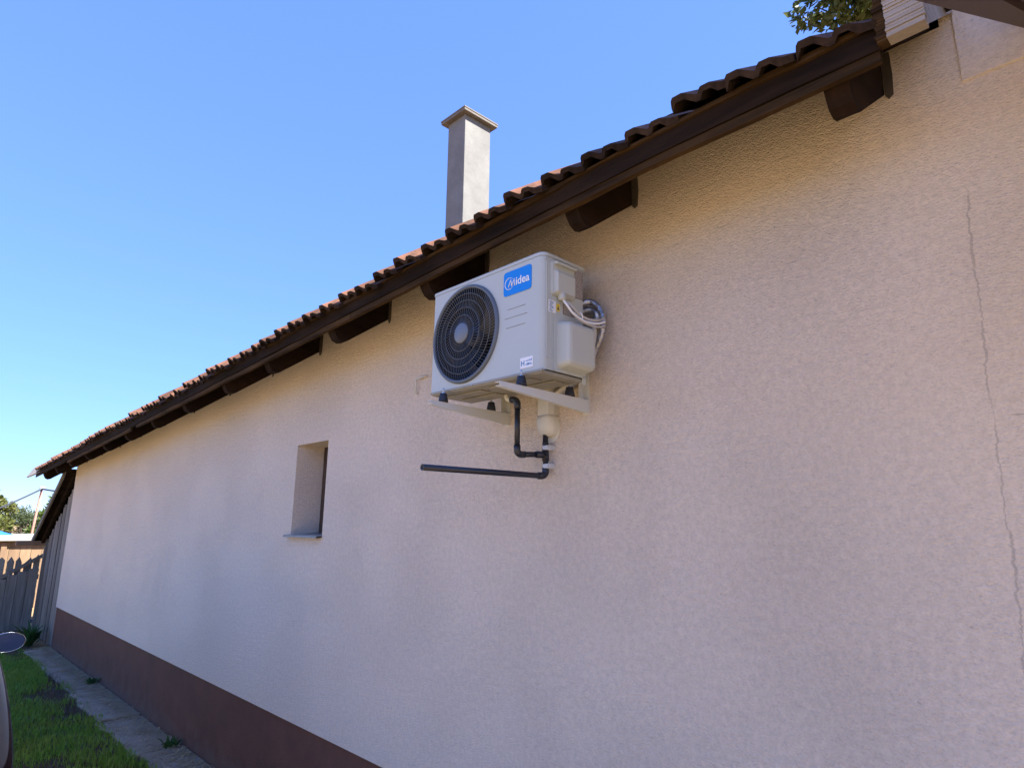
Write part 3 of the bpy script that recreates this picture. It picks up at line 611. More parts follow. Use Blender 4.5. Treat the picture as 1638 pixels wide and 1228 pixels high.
# ------------------------------------------------------------------ wall brackets, one under each end of the unit
def bracket(x, label, yf):
    t = thing('wall_bracket', label, 'bracket', (x, 0, 0.48), 'steel brackets under the air conditioner')
    P = (x, 0, 0.48)
    m = MB(); w = 0.030
    # tapered channel arm: web, top flange and rounded nose
    side = [(-0.006, 0.533), (yf, 0.533), (yf-0.007, 0.526), (yf, 0.513), (-0.006, 0.474)]
    m.prism(side, 'x', x-0.003, x)
    m.box(x-w, x-0.003, yf-0.003, -0.006, 0.530, 0.533); v = [(x-w, yf, 0.516), (x-0.003, yf, 0.516), (x-0.003, -0.006, 0.480), (x-w, -0.006, 0.480), (x-w, yf, 0.519), (x-0.003, yf, 0.519), (x-0.003, -0.006, 0.483), (x-w, -0.006, 0.483)]
    m.add(v, [(0, 3, 2, 1), (4, 5, 6, 7), (0, 1, 5, 4), (1, 2, 6, 5), (2, 3, 7, 6), (3, 0, 4, 7)])
    o = m.build('arm', M['bracket'], t); at(o, P)
    m = MB(); m.box(x-0.034, x+0.0, -0.005, -0.001, 0.472, 0.90, 0.001); m.box(x-0.034, x-0.0305, -0.036, -0.005, 0.480, 0.90); o = m.build('wall_plate', M['bracket'], t); at(o, P)
    for z in (0.505, 0.70, 0.86):
        m = MB(); m.lathe([(0.0075, 0), (0.0075, 0.004), (0.005, 0.0045), (0.005, 0.009), (0.0004, 0.0095)], Matrix.Translation((x-0.013, -0.005, z)) @ Matrix.Rotation(R(90), 4, 'X'), 6); o = m.build('bolt', M['steel'], t); at(o, P)
    for y in (-0.405, -0.115):
        m = MB(); m.lathe([(0.023, 0.5335), (0.021, 0.548), (0.017, 0.566), (0.016, 0.5745)], Matrix.Translation((x-0.016, y, 0)), 16); o = m.build('rubber_foot', M['rubber'], t); at(o, P)
        m = MB(); m.lathe([(0.0075, 0.5745), (0.0075, 0.580)], Matrix.Translation((x-0.016, y, 0)), 6, False); m.lathe([(0.0035, 0.58), (0.0035, 0.600)], Matrix.Translation((x-0.016, y, 0)), 8); o = m.build('stud', M['steel'], t); at(o, P)
    return t
bracket(-1.72, 'white steel bracket under the right end of the air conditioner, beside the valve cover', -0.53)
bracket(-2.215, 'white steel bracket under the fan end of the air conditioner', -0.48)

# ------------------------------------------------------------------ drain pipe
dp = thing('drain_pipe', 'dark plastic drain pipe with elbows and a tee below the air conditioner', 'pipe', (-1.952, -0.03, 0.2)); DP = tuple(dp.location)
def bend(a, c, b, n=7):     # quarter bend through control point c
    a, b, c = Vector(a), Vector(b), Vector(c); return [a*(1-t)**2+c*2*t*(1-t)+b*t*t for t in np.linspace(0, 1, n)]
PR = 0.0125; px, py = -1.952, -0.034
def dpart(name, pts, r_, mt='pipe', n=14):
    o = MB().tube(pts, r_, n).build(name, M[mt], dp); return at(o, DP)
dpart('riser', [(px, py, 0.240), (px, py, 0.400)], PR)
dpart('tee', [(px, py, 0.282), (px, py, 0.336)], PR+0.003); dpart('tee_branch', [(px, py, 0.309), (px-0.012, py-0.05, 0.309)], PR+0.003)
dpart('coupling', [(px, py, 0.356), (px, py, 0.366)], PR+0.002)
dx_ = -2.0
dpart('branch', [(px-0.012, py-0.048, 0.309), (dx_+0.002, -0.142, 0.306)], PR)
dpart('elbow', [(dx_+0.008, -0.125, 0.307)]+bend((dx_+0.004, -0.142, 0.306), (dx_, -0.166, 0.306), (dx_, -0.166, 0.330))+[(dx_, -0.166, 0.345)], PR+0.003)
dpart('downpipe', [(dx_, -0.166, 0.340), (dx_, -0.166, 0.525)], PR)
dpart('elbow', [(dx_, -0.166, 0.508)]+bend((dx_, -0.166, 0.525), (dx_, -0.166, 0.548), (dx_-0.022, -0.172, 0.552))+[(dx_-0.034, -0.175, 0.553)], PR+0.003)
dpart('drain_spigot', [(dx_-0.03, -0.174, 0.553)]+bend((dx_-0.045, -0.178, 0.555), (dx_-0.058, -0.18, 0.558), (dx_-0.058, -0.18, 0.578)), 0.011, 'duct')
dpart('elbow', [(px, py, 0.252)]+bend((px, py, 0.240), (px, py, 0.216), (px-0.004, py-0.026, 0.2155))+[(px-0.006, py-0.042, 0.2155)], PR+0.0035)
# open-ended outlet pipe pointing away from the wall
m = MB(); a = Vector((px-0.005, py-0.035, 0.2155)); b = Vector((-2.0, -0.676, 0.2145)); d = (b-a).normalized()
m.tube([a, b], PR, 16, caps=False); m.tube([b, b-d*0.10], PR-0.0025, 16, caps=False); 
o1 = Vector((0, 0, 1)); e1 = d.cross(o1).normalized(); e2 = e1.cross(d)
v = []; 
for r_ in (PR, PR-0.0025): v += [b+(e1*math.cos(2*math.pi*k/16)+e2*math.sin(2*math.pi*k/16))*r_ for k in range(16)]
m.add(v, [(k, (k+1) % 16, 16+(k+1) % 16, 16+k) for k in range(16)]); o = m.build('outlet', M['pipe'], dp); at(o, DP); o['label'] = 'long open-ended outlet pointing away from the wall'
for z in (0.341, 0.259):
    m = MB(); m.box(px-0.004, px+0.026, py-0.0155, -0.002, z-0.010, z+0.010, 0.002); m.box(px+0.014, px+0.028, py-0.006, -0.001, z-0.012, z+0.012, 0.002); o = m.build('clip', M['clip'], dp); at(o, DP)

# ------------------------------------------------------------------ cream duct with its end cap
du = thing('pipe_duct', 'cream plastic line duct with rounded end cap on the wall under the unit', 'duct', (-1.945, 0, 0.38)); UP = tuple(du.location)
m = MB(); 
def dsec(hw, d, z): return [(-1.945-hw, 0.004, z), (-1.945-hw, -d*0.55, z), (-1.945-hw*0.72, -d, z), (-1.945+hw*0.72, -d, z), (-1.945+hw, -d*0.55, z), (-1.945+hw, 0.004, z)]
def loft(secs):
    k = len(secs[0]); v = [p for s_ in secs for p in s_]; return v, [(i*k+j, i*k+j+1, (i+1)*k+j+1, (i+1)*k+j) for i in range(len(secs)-1) for j in range(k-1)]+[tuple(range(k)), tuple(range((len(secs)-1)*k, len(secs)*k))]
v, f = loft([dsec(0.044, 0.058, 0.478), dsec(0.044, 0.058, 0.75)]); m.add(v, f); o = m.build('trunking', M['duct'], du); at(o, UP)
m = MB(); v, f = loft([dsec(0.047, 0.062, 0.486), dsec(0.047, 0.062, 0.47), dsec(0.052, 0.060, 0.445), dsec(0.050, 0.054, 0.42), dsec(0.040, 0.045, 0.402), dsec(0.026, 0.034, 0.392)]); m.add(v, f, True)
m.prism([(-1.945+0.054*math.cos(t), 0.418+0.054*math.sin(t)) for t in np.linspace(0, 2*math.pi, 25)[:-1]], 'y', -0.008, 0.003)
o = m.build('end_cap', M['duct'], du); at(o, UP)

# ------------------------------------------------------------------ refrigerant line and cables looping out of the side
ln = thing('refrigerant_line', 'foil and tape wrapped pipe bundle looping behind the right side of the unit', 'pipe', (-1.62, -0.05, 0.6)); LP = tuple(ln.location)
def lpart(name, pts, r_, mt, n=10, sm=40):
    # Catmull-Rom through pts
    P = [Vector(p) for p in pts]; P = [P[0]*2-P[1]]+P+[P[-1]*2-P[-2]]; res = []
    seg = max(4, sm//(len(P)-3))
    for i in range(1, len(P)-2):
        for t in np.linspace(0, 1, seg, endpoint=False):
            a, b, c, d = P[i-1], P[i], P[i+1], P[i+2]
            res.append(0.5*((2*b)+(c-a)*t+(2*a-5*b+4*c-d)*t*t+(3*b-a-3*c+d)*t**3))
    res.append(P[-2]); rr = [r_*(1+0.10*noise.noise(p*38)) for p in res]
    o = MB().tube(res, rr, n).build(name, M[mt], ln); return at(o, LP)
lpart('insulated_pipe', [(-1.70, -0.12, 0.93), (-1.645, -0.075, 0.945), (-1.605, -0.062, 0.905), (-1.592, -0.060, 0.86), (-1.60, -0.058, 0.80), (-1.632, -0.055, 0.745), (-1.68, -0.05, 0.68), (-1.76, -0.045, 0.615), (-1.88, -0.04, 0.57), (-1.94, -0.035, 0.55)], 0.0145, 'foil', 10, 60)
lpart('insulated_pipe', [(-1.70, -0.10, 0.85), (-1.655, -0.09, 0.86), (-1.628, -0.082, 0.83), (-1.63, -0.075, 0.78), (-1.66, -0.07, 0.72), (-1.74, -0.06, 0.635), (-1.90, -0.045, 0.565)], 0.011, 'tape', 8, 60)
lpart('foil_wrap', [(-1.72, -0.10, 0.905), (-1.665, -0.06, 0.915), (-1.63, -0.05, 0.885), (-1.66, -0.05, 0.84)], 0.019, 'foil', 9, 30)
def spr(j): return [(-1.617, -0.287+0.008*j, 0.893), (-1.600, -0.283+0.012*j, 0.868-0.012*j), (-1.592, -0.255+0.012*j, 0.838-0.008*j), (-1.588, -0.19, 0.818-0.006*j), (-1.580, -0.12, 0.822-0.012*j), (-1.575, -0.075, 0.838-0.015*j), (-1.60, -0.045, 0.85-0.02*j)]
lpart('cable', spr(0), 0.0052, 'white', 8); lpart('cable', [(-1.62, -0.270, 0.893), (-1.600, -0.25, 0.868), (-1.592, -0.215, 0.842), (-1.586, -0.16, 0.832), (-1.578, -0.10, 0.842), (-1.59, -0.055, 0.872)], 0.0052, 'conduit', 8)
lpart('cable', spr(1.2), 0.0042, 'conduit', 8)
lpart('cable_tie', [(-1.589, -0.215, 0.850), (-1.581, -0.212, 0.838), (-1.583, -0.205, 0.815)], 0.0025, 'white', 5, 10)

# little white wire hook left of the unit
hk = MB().tube([(-2.905, 0.0, 0.832), (-2.905, -0.02, 0.832), (-2.99, -0.022, 0.826), (-2.99, -0.022, 0.745), (-2.99, 0.0, 0.742)], 0.0055, 6).build('wall_hook', M['duct'])
tag(hk, 'thin white bent hook on the wall left of the fan', 'hook')

# ------------------------------------------------------------------ concrete path
path = MB().box(-12.2, 3, -0.30, 0.02, GZ-0.09, GZ+0.006).build('path', M['soil']); path['kind'] = 'structure'; path['label'] = 'narrow path of worn concrete slabs along the plinth'
edges = [-12.08, -10.12, -8.78, -7.42, -6.20, -5.0, -3.7, -2.4, -1.1, 0.2, 1.5, 2.8]
for i in range(len(edges)-1):
    a, b = edges[i], edges[i+1]; m = MB(); w = 0.335+random.uniform(-0.02, 0.04)
    poly = []
    for t in np.linspace(0, 1, 24): x = a+0.025+(b-a-0.05)*t; poly.append((x, -w+0.035*noise.noise((x*2.4, 1.2, i))+0.03*noise.noise((x*9.0, 5.2, i))))
    for t in np.linspace(1, 0, 5): x = a+0.025+(b-a-0.05)*t; poly.append((x, 0.008))
    zt = GZ+0.030+random.uniform(-0.008, 0.008)
    m.prism(poly, 'z', GZ-0.06, zt); o = m.build('slab', M['concrete'], path); bv = o.modifiers.new('bevel', 'BEVEL'); bv.width = 0.006; bv.segments = 1
# ------------------------------------------------------------------ grass, straw, weeds
def blades(n, xa, xb, ya, yb, hmin, hmax, wid, keep=None, z0=GZ):
    v = []; f = []
    xs_ = rng.uniform(xa, xb, n); ys_ = rng.uniform(ya, yb, n)
    for x, y in zip(xs_, ys_):
        if keep and not keep(x, y): continue
        h = rng.uniform(hmin, hmax)*(0.65+0.5*noise.noise((x*1.3, y*1.3, 2.0))+0.25); a = rng.uniform(0, 6.283); ln_ = rng.uniform(0.1, 0.75)*h
        ca, sa = math.cos(a), math.sin(a); w = wid*rng.uniform(0.6, 1.2); bx, by = -sa*w, ca*w; b = len(v)
        v += [(x-bx, y-by, z0), (x+bx, y+by, z0), (x+ca*ln_*0.35+bx*.8, y+sa*ln_*0.35+by*.8, z0+h*0.6), (x+ca*ln_*0.35-bx*.8, y+sa*ln_*0.35-by*.8, z0+h*0.6), (x+ca*ln_, y+sa*ln_, z0+h)]
        f += [(b, b+1, b+2, b+3), (b+3, b+2, b+4)]
    return v, f
def keep(x, y):
    lim = -0.30-0.05*noise.noise((x*2.2, 3.3, 0))-(0.06 if -7.5 < x < -6 else 0)
    if y > lim: return False
    return noise.noise((x*1.1+3, y*1.6, 0.5))+0.35*noise.noise((x*5, y*5, 4)) > -0.30+random.uniform(-0.15, 0.15)
v, f = blades(60000, -13.6, -5.0, -1.75, -0.27, 0.030, 0.085, 0.0035, keep)
v2, f2 = blades(16000, -14.2, -1.0, -5.0, -1.7, 0.03, 0.09, 0.006)
b = len(v); v += v2; f += [tuple(b+i for i in t) for t in f2]
gr = raw('grass', v, f, M['grass']); tag(gr, 'short green grass beside the concrete path', 'grass', kind='stuff')
def keepd(x, y): return y < -0.28 and noise.noise((x*1.1+3, y*1.6, 0.5))+0.35*noise.noise((x*5, y*5, 4)) < 0.02+random.uniform(-0.2, 0.2)
v, f = blades(24000, -13.6, -5.0, -1.75, -0.27, 0.02, 0.06, 0.003, keepd)
dg = raw('dry_grass', v, f, M['dry']); tag(dg, 'brown withered grass in patches of the lawn', 'grass', kind='stuff')
v = []; f = []
for i in range(6500):
    x = rng.uniform(-12.1, -4.2); y = -abs(rng.normal(0.0, 0.15))-0.005
    if y < -0.42: continue
    a = rng.uniform(0, 3.14); l = rng.uniform(0.012, 0.07); w = 0.0024; z = GZ+0.036+rng.uniform(0, 0.012)
    ca, sa = math.cos(a)*l, math.sin(a)*l; b = len(v); e = rng.uniform(-0.008, 0.012)
    if y+abs(sa) > -0.002: continue
    v += [(x-sa/l*w, y+ca/l*w, z), (x+sa/l*w, y-ca/l*w, z), (x+ca+sa/l*w, y+sa-ca/l*w, z+e), (x+ca-sa/l*w, y+sa+ca/l*w, z+e)]; f.append((b, b+1, b+2, b+3))
st2 = raw('straw', v, f, M['straw']); tag(st2, 'dry straw and clippings scattered on the slabs', 'straw', kind='stuff')
def weed(x, y, h, n, label, broad=0.012):
    v = []; f = []
    for i in range(n):
        a = random.uniform(0, 6.283); l = h*random.uniform(0.5, 1.1); d = random.uniform(0.2, 0.9)*l; zz = l*random.uniform(0.5, 1.0); w = broad*random.uniform(0.6, 1.3)
        ca, sa = math.cos(a), math.sin(a); bx, by = -sa*w, ca*w; b = len(v); ox, oy = random.uniform(-.05, .05), random.uniform(-.04, .03)
        v += [(x+ox, y+oy, 0), (x+ox+ca*d*.5+bx, y+oy+sa*d*.5+by, zz*.7), (x+ox+ca*d, y+oy+sa*d, zz), (x+ox+ca*d*.5-bx, y+oy+sa*d*.5-by, zz*.7)]
        f += [(b, b+1, b+2, b+3)]
    o = raw('weed', [(p[0]-x, p[1]-y, p[2]) for p in v], f, M['weed']); o.location = (x, y, GZ+0.01); return tag(o, label, 'weed', 'weeds along the plinth')
weed(-9.15, -0.06, 0.11, 45, 'small green weed tuft against the plinth on the far slabs')
weed(-6.22, -0.08, 0.11, 60, 'green weed in the slab joint close to the brown plinth')
weed(-12.55, -0.20, 0.34, 150, 'leafy weeds at the foot of the grey plank shed', 0.02)

# ------------------------------------------------------------------ lean-to plank shed at the far gable
sh = thing('plank_shed', 'grey weathered plank lean-to shed at the far end of the house', 'shed', (-13.2, 0, GZ)); SP = (-13.2, 0, GZ)
def srz(x): return 0.66+0.56*(x+12.45)        # underside of the shed roof
x = -12.20; k = 0
while x > -13.75:
    w = random.uniform(0.095, 0.15); xa = x-w+0.006; m = MB(); zt = srz(x-w/2)-0.14-random.uniform(0, 0.05); y = 0.035+random.uniform(-0.012, 0.012)
    m.box(xa, x, y, y+0.024, GZ-0.02+random.uniform(0, .05), zt, 0.003); o = m.build('plank', M['wood_grey'], sh); at(o, SP); x -= w+0.004
m = MB(); m.box(-13.7, -12.21, 0.10, 0.14, GZ-0.05, -0.9); m.prism([(-13.70, -0.9), (-12.21, -0.9), (-12.21, srz(-12.21)-.02), (-13.70, srz(-13.70)-.02)], 'y', 0.10, 0.14); o = m.build('dark_backing', M['darkin'], sh); at(o, SP)  # near-black sheet behind the planks, standing in for the shaded interior
for i in range(7):      # roof boards running across the slope, seen from below
    xa = -12.28-0.285*i; m = MB(); xb = xa-0.278
    m.prism([(xa, srz(xa)), (xb, srz(xb)), (xb, srz(xb)+0.022), (xa, srz(xa)+0.022)], 'y', -0.10-random.uniform(0, 0.02), 2.6); o = m.build('roof_board', M['wood_dark'], sh); at(o, SP)
m = MB(); m.prism([(-12.30, srz(-12.30)-0.045), (-14.28, srz(-14.28)-0.045), (-14.28, srz(-14.28)+0.05), (-12.30, srz(-12.30)+0.05)], 'y', -0.150, -0.122); o = m.build('verge_board', M['wood_grey'], sh); at(o, SP)
m = MB(); m.prism([(-12.25, srz(-12.25)-0.09), (-14.2, srz(-14.2)-0.09), (-14.2, srz(-14.2)-0.002), (-12.25, srz(-12.25)-0.002)], 'y', -0.02, 0.025); o = m.build('rafter', M['wood_dark'], sh); at(o, SP)
m = MB(); m.box(-12.9, -12.19, -0.13, 0.5, srz(-12.35)+0.06, srz(-12.35)+0.10); o = m.build('ridge_board', M['wood_dark'], sh); at(o, SP)
m = MB(); m.box(-14.2, -14.1, 0.04, 2.5, GZ-0.02, srz(-14.15)-0.01); o = m.build('end_wall', M['wood_grey'], sh); at(o, SP)

# ------------------------------------------------------------------ board fence facing the camera
fe = thing('board_fence', 'grey board fence with pointed tops left of the shed', 'fence', (-14.3, -2.0, GZ)); FP = tuple(fe.location)
y = 0.03; k = 0
while y > -4.6:
    w = random.uniform(0.085, 0.13); zt = -0.60+0.05*noise.noise((y*3, 0, 0))+random.uniform(-0.025, 0.025); m = MB()
    if y > -0.42 and False: pass
    yb = y-w; xo = random.uniform(-0.01, 0.01)
    m.prism([(yb, GZ-0.02), (y, GZ-0.02), (y, zt-0.05-random.uniform(0, .05)), (y-w*random.uniform(.2, .6), zt), (yb, zt-0.06-random.uniform(0, .05))], 'x', -14.32+xo, -14.30+xo); o = m.build('picket', M['wood_grey'], fe); at(o, FP); y = yb-random.uniform(0.008, 0.035); k += 1
for (y0, z0, y1, z1) in ((0.07, -0.585, -0.62, -1.03), (0.05, -1.70, -0.9, -1.83)):
    d = Vector((0, y1-y0, z1-z0)); L_ = d.length; ang = math.atan2(d.z, d.y)
    m = MB(); m.box(-0.02, 0.02, 0, L_, -0.03, 0.03, M=Matrix.Translation((-14.27, y0, z0)) @ Matrix.Rotation(ang, 4, 'X')); o = m.build('brace', M['wood_grey'], fe); at(o, FP)
m = MB(); m.box(-14.36, -14.325, -4.6, 0.05, -1.0, -0.92); o = m.build('rail', M['wood_grey'], fe); at(o, FP)
# old wide door leaf propped against the fence
m = MB(); dl = thing('door_leaf', 'old wide grey board leaf leaning against the fence by the shed', 'door', (-14.2, -0.2, GZ)); y = 0.03
for i in range(4):
    w = 0.145; m = MB(); m.box(-14.262, -14.24, y-w, y-0.006, GZ+0.04, -0.80-0.05*i-random.uniform(0, .03), 0.003); o = m.build('board', M['wood_grey'], dl); at(o, tuple(dl.location)); y -= w
# beam resting above the fence
m = MB(); m.box(-14.24, -14.14, -0.375, 0.30, -0.415, -0.335, 0.006); o = m.build('timber_beam', M['wood_tan']); tag(o, 'short timber beam poking out from under the shed roof above the fence', 'beam')

# ------------------------------------------------------------------ parked hatchback, its rear corner just enters the frame
car = thing('parked_car', 'grey silver car parked on the grass at the left edge', 'car', (-3.72, -2.295, GZ))
# local x runs forward (world -x): station, half width, body height, bottom
PROF = [(0.80, 0.0), (0.965, 0.07), (1.0, 0.24), (1.0, 0.52), (0.965, 0.70), (0.90, 0.92), (0.80, 1.16), (0.62, 1.25), (0.0, 1.28)]
def csec(d, w, h, zb):
    half = [(0.0, zb)]
    for a, b in PROF:
        z = zb+b if b <= 0.52 else zb+0.52+(b-0.52)*(h-zb-0.52)/0.76
        half.append((w*a, z))
    return [(-d, a, b) for a, b in half]+[(-d, -a, b) for a, b in half[-2:0:-1]]
st = [(0.00, 0.60, 0.96, 0.30), (0.05, 0.72, 1.16, 0.24), (0.16, 0.79, 1.34, 0.21), (0.40, 0.82, 1.44, 0.20), (0.90, 0.825, 1.48, 0.20), (1.60, 0.825, 1.49, 0.20), (2.10, 0.825, 1.45, 0.20), (2.42, 0.825, 1.24, 0.20), (2.72, 0.825, 1.02, 0.20), (3.20, 0.815, 0.95, 0.20), (3.52, 0.76, 0.86, 0.22), (3.64, 0.64, 0.76, 0.26)]
secs = [csec(*s_) for s_ in st]; k = len(secs[0]); v = [p for s_ in secs for p in s_]
f = [(i*k+j, i*k+(j+1) % k, (i+1)*k+(j+1) % k, (i+1)*k+j) for i in range(len(secs)-1) for j in range(k)]+[tuple(range(k)), tuple(range((len(secs)-1)*k, len(secs)*k))]
body = raw('body', v, f, M['car'], car, True); sm_ = body.modifiers.new('sub', 'SUBSURF'); sm_.levels = 2; sm_.render_levels = 2
bpy.context.view_layer.update(); bev = body.evaluated_get(bpy.context.evaluated_depsgraph_get())
for sy in (-1, 1):
    for (d0, d1, e0, e1) in ((0.46, 0.88, 0.52, 0.86), (0.96, 1.72, 0.96, 1.66), (1.80, 2.46, 1.74, 2.08)):      # rear quarter, rear door, front door
        nu, nv = 7, 5; v = []
        for j in range(nv):
            for i in range(nu):
                u, w_ = i/(nu-1), j/(nv-1); xx = -((d0+(d1-d0)*u)*(1-w_)+(e0+(e1-e0)*u)*w_); zz = 0.92+0.40*w_
                ok, lo, no, _ = bev.ray_cast(Vector((xx, sy*2.0, zz)), Vector((0, -sy, 0))); v.append(lo+no*0.004 if ok else Vector((xx, sy*0.7, zz)))
        w_ = raw('side_window', v, [(j*nu+i, j*nu+i+1, (j+1)*nu+i+1, (j+1)*nu+i) for j in range(nv-1) for i in range(nu-1)], M['glass'], car, True)
        ed = [v[i] for i in range(nu)]+[v[j*nu+nu-1] for j in range(1, nv)]+[v[(nv-1)*nu+i] for i in range(nu-2, -1, -1)]+[v[j*nu] for j in range(nv-2, 0, -1)]
        m = MB(); m.tube(ed+[ed[0]], 0.007, 6, False); m.build('window_seal', M['car_black'], w_)
    for d in (0.66, 2.88):
        m = MB(); Mw = Matrix.Translation((-d, sy*0.755, 0.29)) @ Matrix.Rotation(R(90), 4, 'X')
        m.lathe([(0.18, -0.085), (0.275, -0.095), (0.29, -0.07), (0.29, 0.07), (0.275, 0.095), (0.18, 0.085)], Mw, 28); wh = m.build('wheel', M['tyre'], car)
        m = MB(); m.lathe([(0.0005, -0.088), (0.18, -0.088), (0.18, 0.088), (0.0005, 0.088)], Mw, 28); m.build('rim', M['chrome'], wh)
    m = MB(); m.box(-0.12, 0.004, sy*0.50-0.07, sy*0.50+0.07, 0.80, 0.92, 0.03); m.build('tail_light', M['tail'], car)
    m = MB(); m.box(-1.78, -1.62, sy*0.832-0.012, sy*0.832+0.012, 0.845, 0.870, 0.006); m.build('door_handle', M['chrome'], car)
    # mirror: shell, bright rim and dark glass looking backwards
    Mm = Matrix.Translation((-2.44, sy*0.975, 1.0)) @ Matrix.Rotation(R(90), 4, 'Y') @ Matrix.Diagonal((0.62, 1.0, 1.0, 1.0))
    m = MB(); m.lathe([(0.112, 0.0), (0.105, -0.04), (0.06, -0.075), (0.0005, -0.08)], Mm, 28); m.tube([(-2.47, sy*0.80, 0.95), (-2.47, sy*0.92, 0.975)], 0.022, 8); mi = m.build('mirror', M['car_black'], car)
    m = MB(); m.lathe([(0.110, -0.004), (0.1115, 0.002), (0.110, 0.005), (0.107, 0.004)], Mm, 32, cap=False); m.build('mirror_rim', M['chrome'], mi)
    m = MB(); m.lathe([(0.104, 0.002), (0.0005, 0.0035)], Mm, 28, cap=False); m.build('mirror_glass', M['mirror'], mi)
m = MB(); m.box(-0.10, 0.012, -0.62, 0.62, 0.32, 0.52, 0.03); m.build('bumper', M['car'], car)
m = MB(); m.box(0.010, 0.020, -0.26, 0.26, 0.60, 0.71, 0.003); m.build('number_plate', M['white'], car)
m = MB(); v = [(-0.075, -0.56, 0.98), (-0.075, 0.56, 0.98), (-0.235, 0.50, 1.32), (-0.235, -0.50, 1.32)]; m.add(v, [(0, 1, 2, 3)]); m.build('rear_window', M['glass'], car)

# ------------------------------------------------------------------ trees
def leafcloud(clumps, per, size, aspect=0.5):
    v = []; f = []
    for (cx, cy, cz_, rx_, rz_) in clumps:
        for i in range(per):
            d = rng.normal(size=3); d /= np.linalg.norm(d); r_ = rng.uniform(0.35, 1.0)**0.6
            p = np.array([cx, cy, cz_])+d*np.array([rx_, rx_, rz_])*r_
            a = rng.normal(size=3); a /= np.linalg.norm(a); n_ = np.cross(a, rng.normal(size=3)); n_ /= np.linalg.norm(n_)+1e-9
            s_ = size*rng.uniform(0.6, 1.3); a = a*s_; c = n_*s_*aspect*0.5; fold = np.cross(a, c); fold = fold/(np.linalg.norm(fold)+1e-9)*s_*0.10; b = len(v)
            v += [p, p+a*0.45+c+fold, p+a, p+a*0.45-c+fold]; f += [(b, b+1, b+2), (b, b+2, b+3)]
    return v, f
def tree(name, label, cat, x, y, h, cr, clumps, per, leaf, mt, tr=0.12, group=None, seed=1, zf=0.35, aspect=0.5, trunk_top=0.55, extra=()):
    rnd = random.Random(seed); t = thing(name, label, cat, (x, y, GZ), group)
    m = MB(); m.tube([(0, 0, -0.1), (0.05*rnd.uniform(-1, 1), 0.05, h*0.3), (0.1*rnd.uniform(-1, 1), 0.08, h*trunk_top)], [tr, tr*0.8, tr*0.45], 10)
    cl = []
    for i in range(clumps):
        a = rnd.uniform(0, 6.283); rr = cr*rnd.uniform(0.15, 0.85); u = rnd.uniform(0, 1); z = h*(zf+(1-zf)*u*0.93); k = math.sin(math.pi*min(1, 0.22+0.72*u))
        c = (rr*k*math.cos(a), rr*k*math.sin(a), z, cr*rnd.uniform(0.2, 0.36), cr*rnd.uniform(0.16, 0.28)); cl.append(c)
        m.tube([(0.03, 0.05, h*rnd.uniform(0.3, trunk_top)), (c[0]*0.5, c[1]*0.5, z*0.5+h*0.22), c[:3]], [tr*0.35, tr*0.2, tr*0.06], 5)
    for c in extra:
        cl.append(c); m.tube([(0.03, 0.05, h*0.6), (c[0]*0.6, c[1]*0.6, c[2]*0.75+h*0.15), c[:3]], [tr*0.3, tr*0.15, tr*0.05], 5)
    m.build('trunk', M['bark'], t); v, f = leafcloud(cl, per, leaf, aspect); raw('crown', v, f, M[mt], t); return t
tree('walnut_tree', 'leafy tree with yellowing leaves rising behind the near roof end', 'tree', -0.6, 7.4, 10.6, 2.2, 60, 260, 0.13, 'leaf', 0.16, seed=4, zf=0.72, aspect=0.5, trunk_top=0.75,
     extra=[(-1.75, -1.75, 8.55, 0.34, 0.30), (-1.45, -1.7, 8.35, 0.34, 0.28), (-1.1, -1.75, 8.35, 0.4, 0.3), (-1.3, -1.7, 8.9, 0.5, 0.4), (-0.8, -1.7, 8.7, 0.5, 0.4)])
tree('broadleaf_tree', 'sunlit yellow green tree at the far left edge', 'tree', -34, 0.35, 3.55, 1.55, 34, 330, 0.20, 'leaf_y', 0.12, seed=5)
tree('willow_bush', 'pale green bushy willow left of the leaning pole', 'tree', -38, 2.7, 2.35, 1.5, 30, 260, 0.17, 'leaf_g', 0.08, seed=8, zf=0.15, aspect=0.25)
tree('sumac_tree', 'bright green feathery sapling between the pole and the shed roof', 'tree', -31, 2.62, 2.75, 0.72, 22, 200, 0.22, 'leaf_b', 0.06, seed=9, zf=0.25, aspect=0.3)
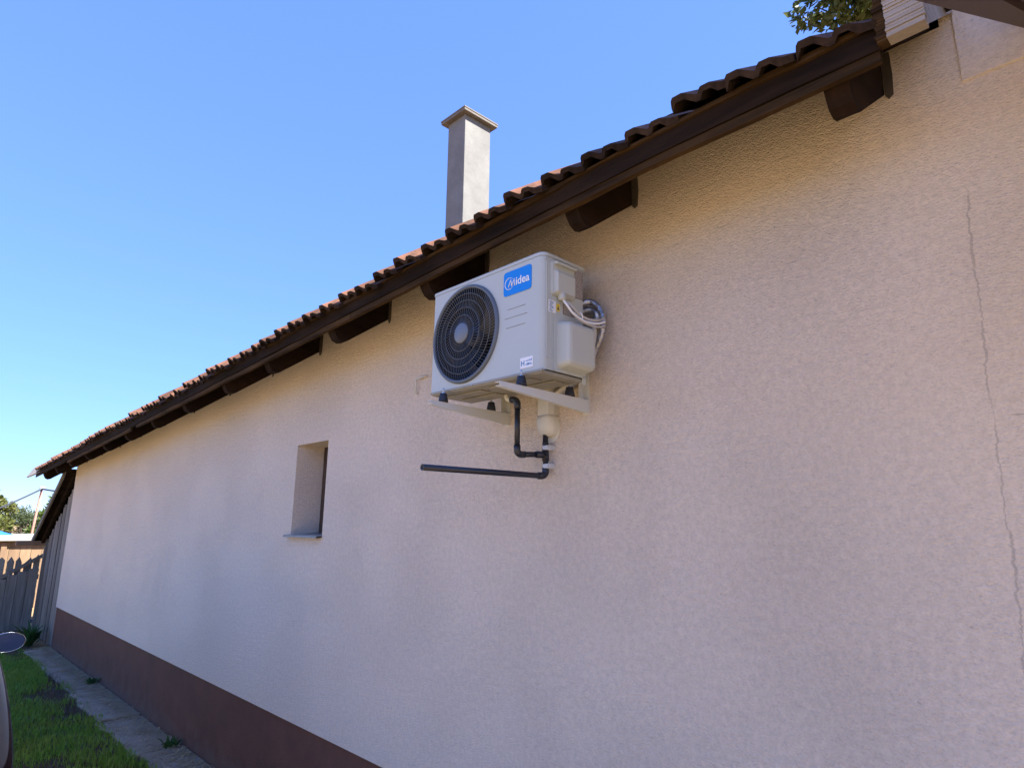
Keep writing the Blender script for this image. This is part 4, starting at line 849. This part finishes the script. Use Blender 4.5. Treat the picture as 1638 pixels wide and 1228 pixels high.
# leaning pole and its cable
pl = thing('utility_pole', 'thin rusty leaning pole carrying a cable beyond the fence', 'pole', (-27, 1.52, GZ))
MB().tube([(0, 0, 0), (0, 0.16, GZ*-1+1.10)], [0.045, 0.035], 8).build('shaft', M['rust'], pl)
MB().box(-0.05, 0.05, 0.09, 0.26, 2.93, 3.01, 0.01).build('pole_cap', M['steel'], pl)
top = Vector((-27, 1.68, 1.08))
def cab(a, b, sag, label):
    pts = [Vector(a).lerp(Vector(b), t)-Vector((0, 0, sag*4*t*(1-t))) for t in np.linspace(0, 1, 20)]
    tag(MB().tube(pts, 0.028, 5).build('overhead_cable', M['cable']), label, 'cable', 'cables on the leaning pole')
cab(top, (-24, -1.6, -0.55), 0.12, 'dark cable running down left from the leaning pole')
cab(top, (-20, 2.4, 0.70), 0.05, 'dark cable from the leaning pole to the shed roof')
# tan board outbuilding with pale sheet roof
ob = thing('outbuilding', 'sunlit tan board outbuilding with pale flat roof behind the fence', 'shed', (-19, 0, GZ)); OP = tuple(ob.location)
for i in range(34):
    y = -4.0+0.2*i; m = MB(); m.box(-18.03, -18.0+random.uniform(-.01, .01), y+0.004, y+0.196, GZ, -0.43); o = m.build('board', M['wood_tan'], ob); at(o, OP)
m = MB(); m.box(-20.5, -17.85, -4.3, 3.0, -0.425, -0.31, 0.01); o = m.build('roof', M['pale_roof'], ob); at(o, OP)
for y in (-1.4, -0.15, 1.1): m = MB(); m.box(-18.0, -17.95, y, y+0.10, GZ, -0.46); o = m.build('post', M['wood_tan'], ob); at(o, OP)
v = []; f = []; gn = 14
for i in range(gn):
    for j in range(gn):
        u, w = i/(gn-1), j/(gn-1); e = min(u, 1-u, w, 1-w); v.append((-19.6+1.2*u, -1.6+1.72*w, -0.305+min(0.12, e*0.6)+0.03*noise.noise((u*4, w*6, 1))*min(1, e*8)))
f = [(i*gn+j, i*gn+j+1, (i+1)*gn+j+1, (i+1)*gn+j) for i in range(gn-1) for j in range(gn-1)]
tp = raw('tarpaulin', v, f, M['tarp'], None, True); tag(tp, 'blue tarpaulin lying on the pale outbuilding roof', 'tarpaulin')
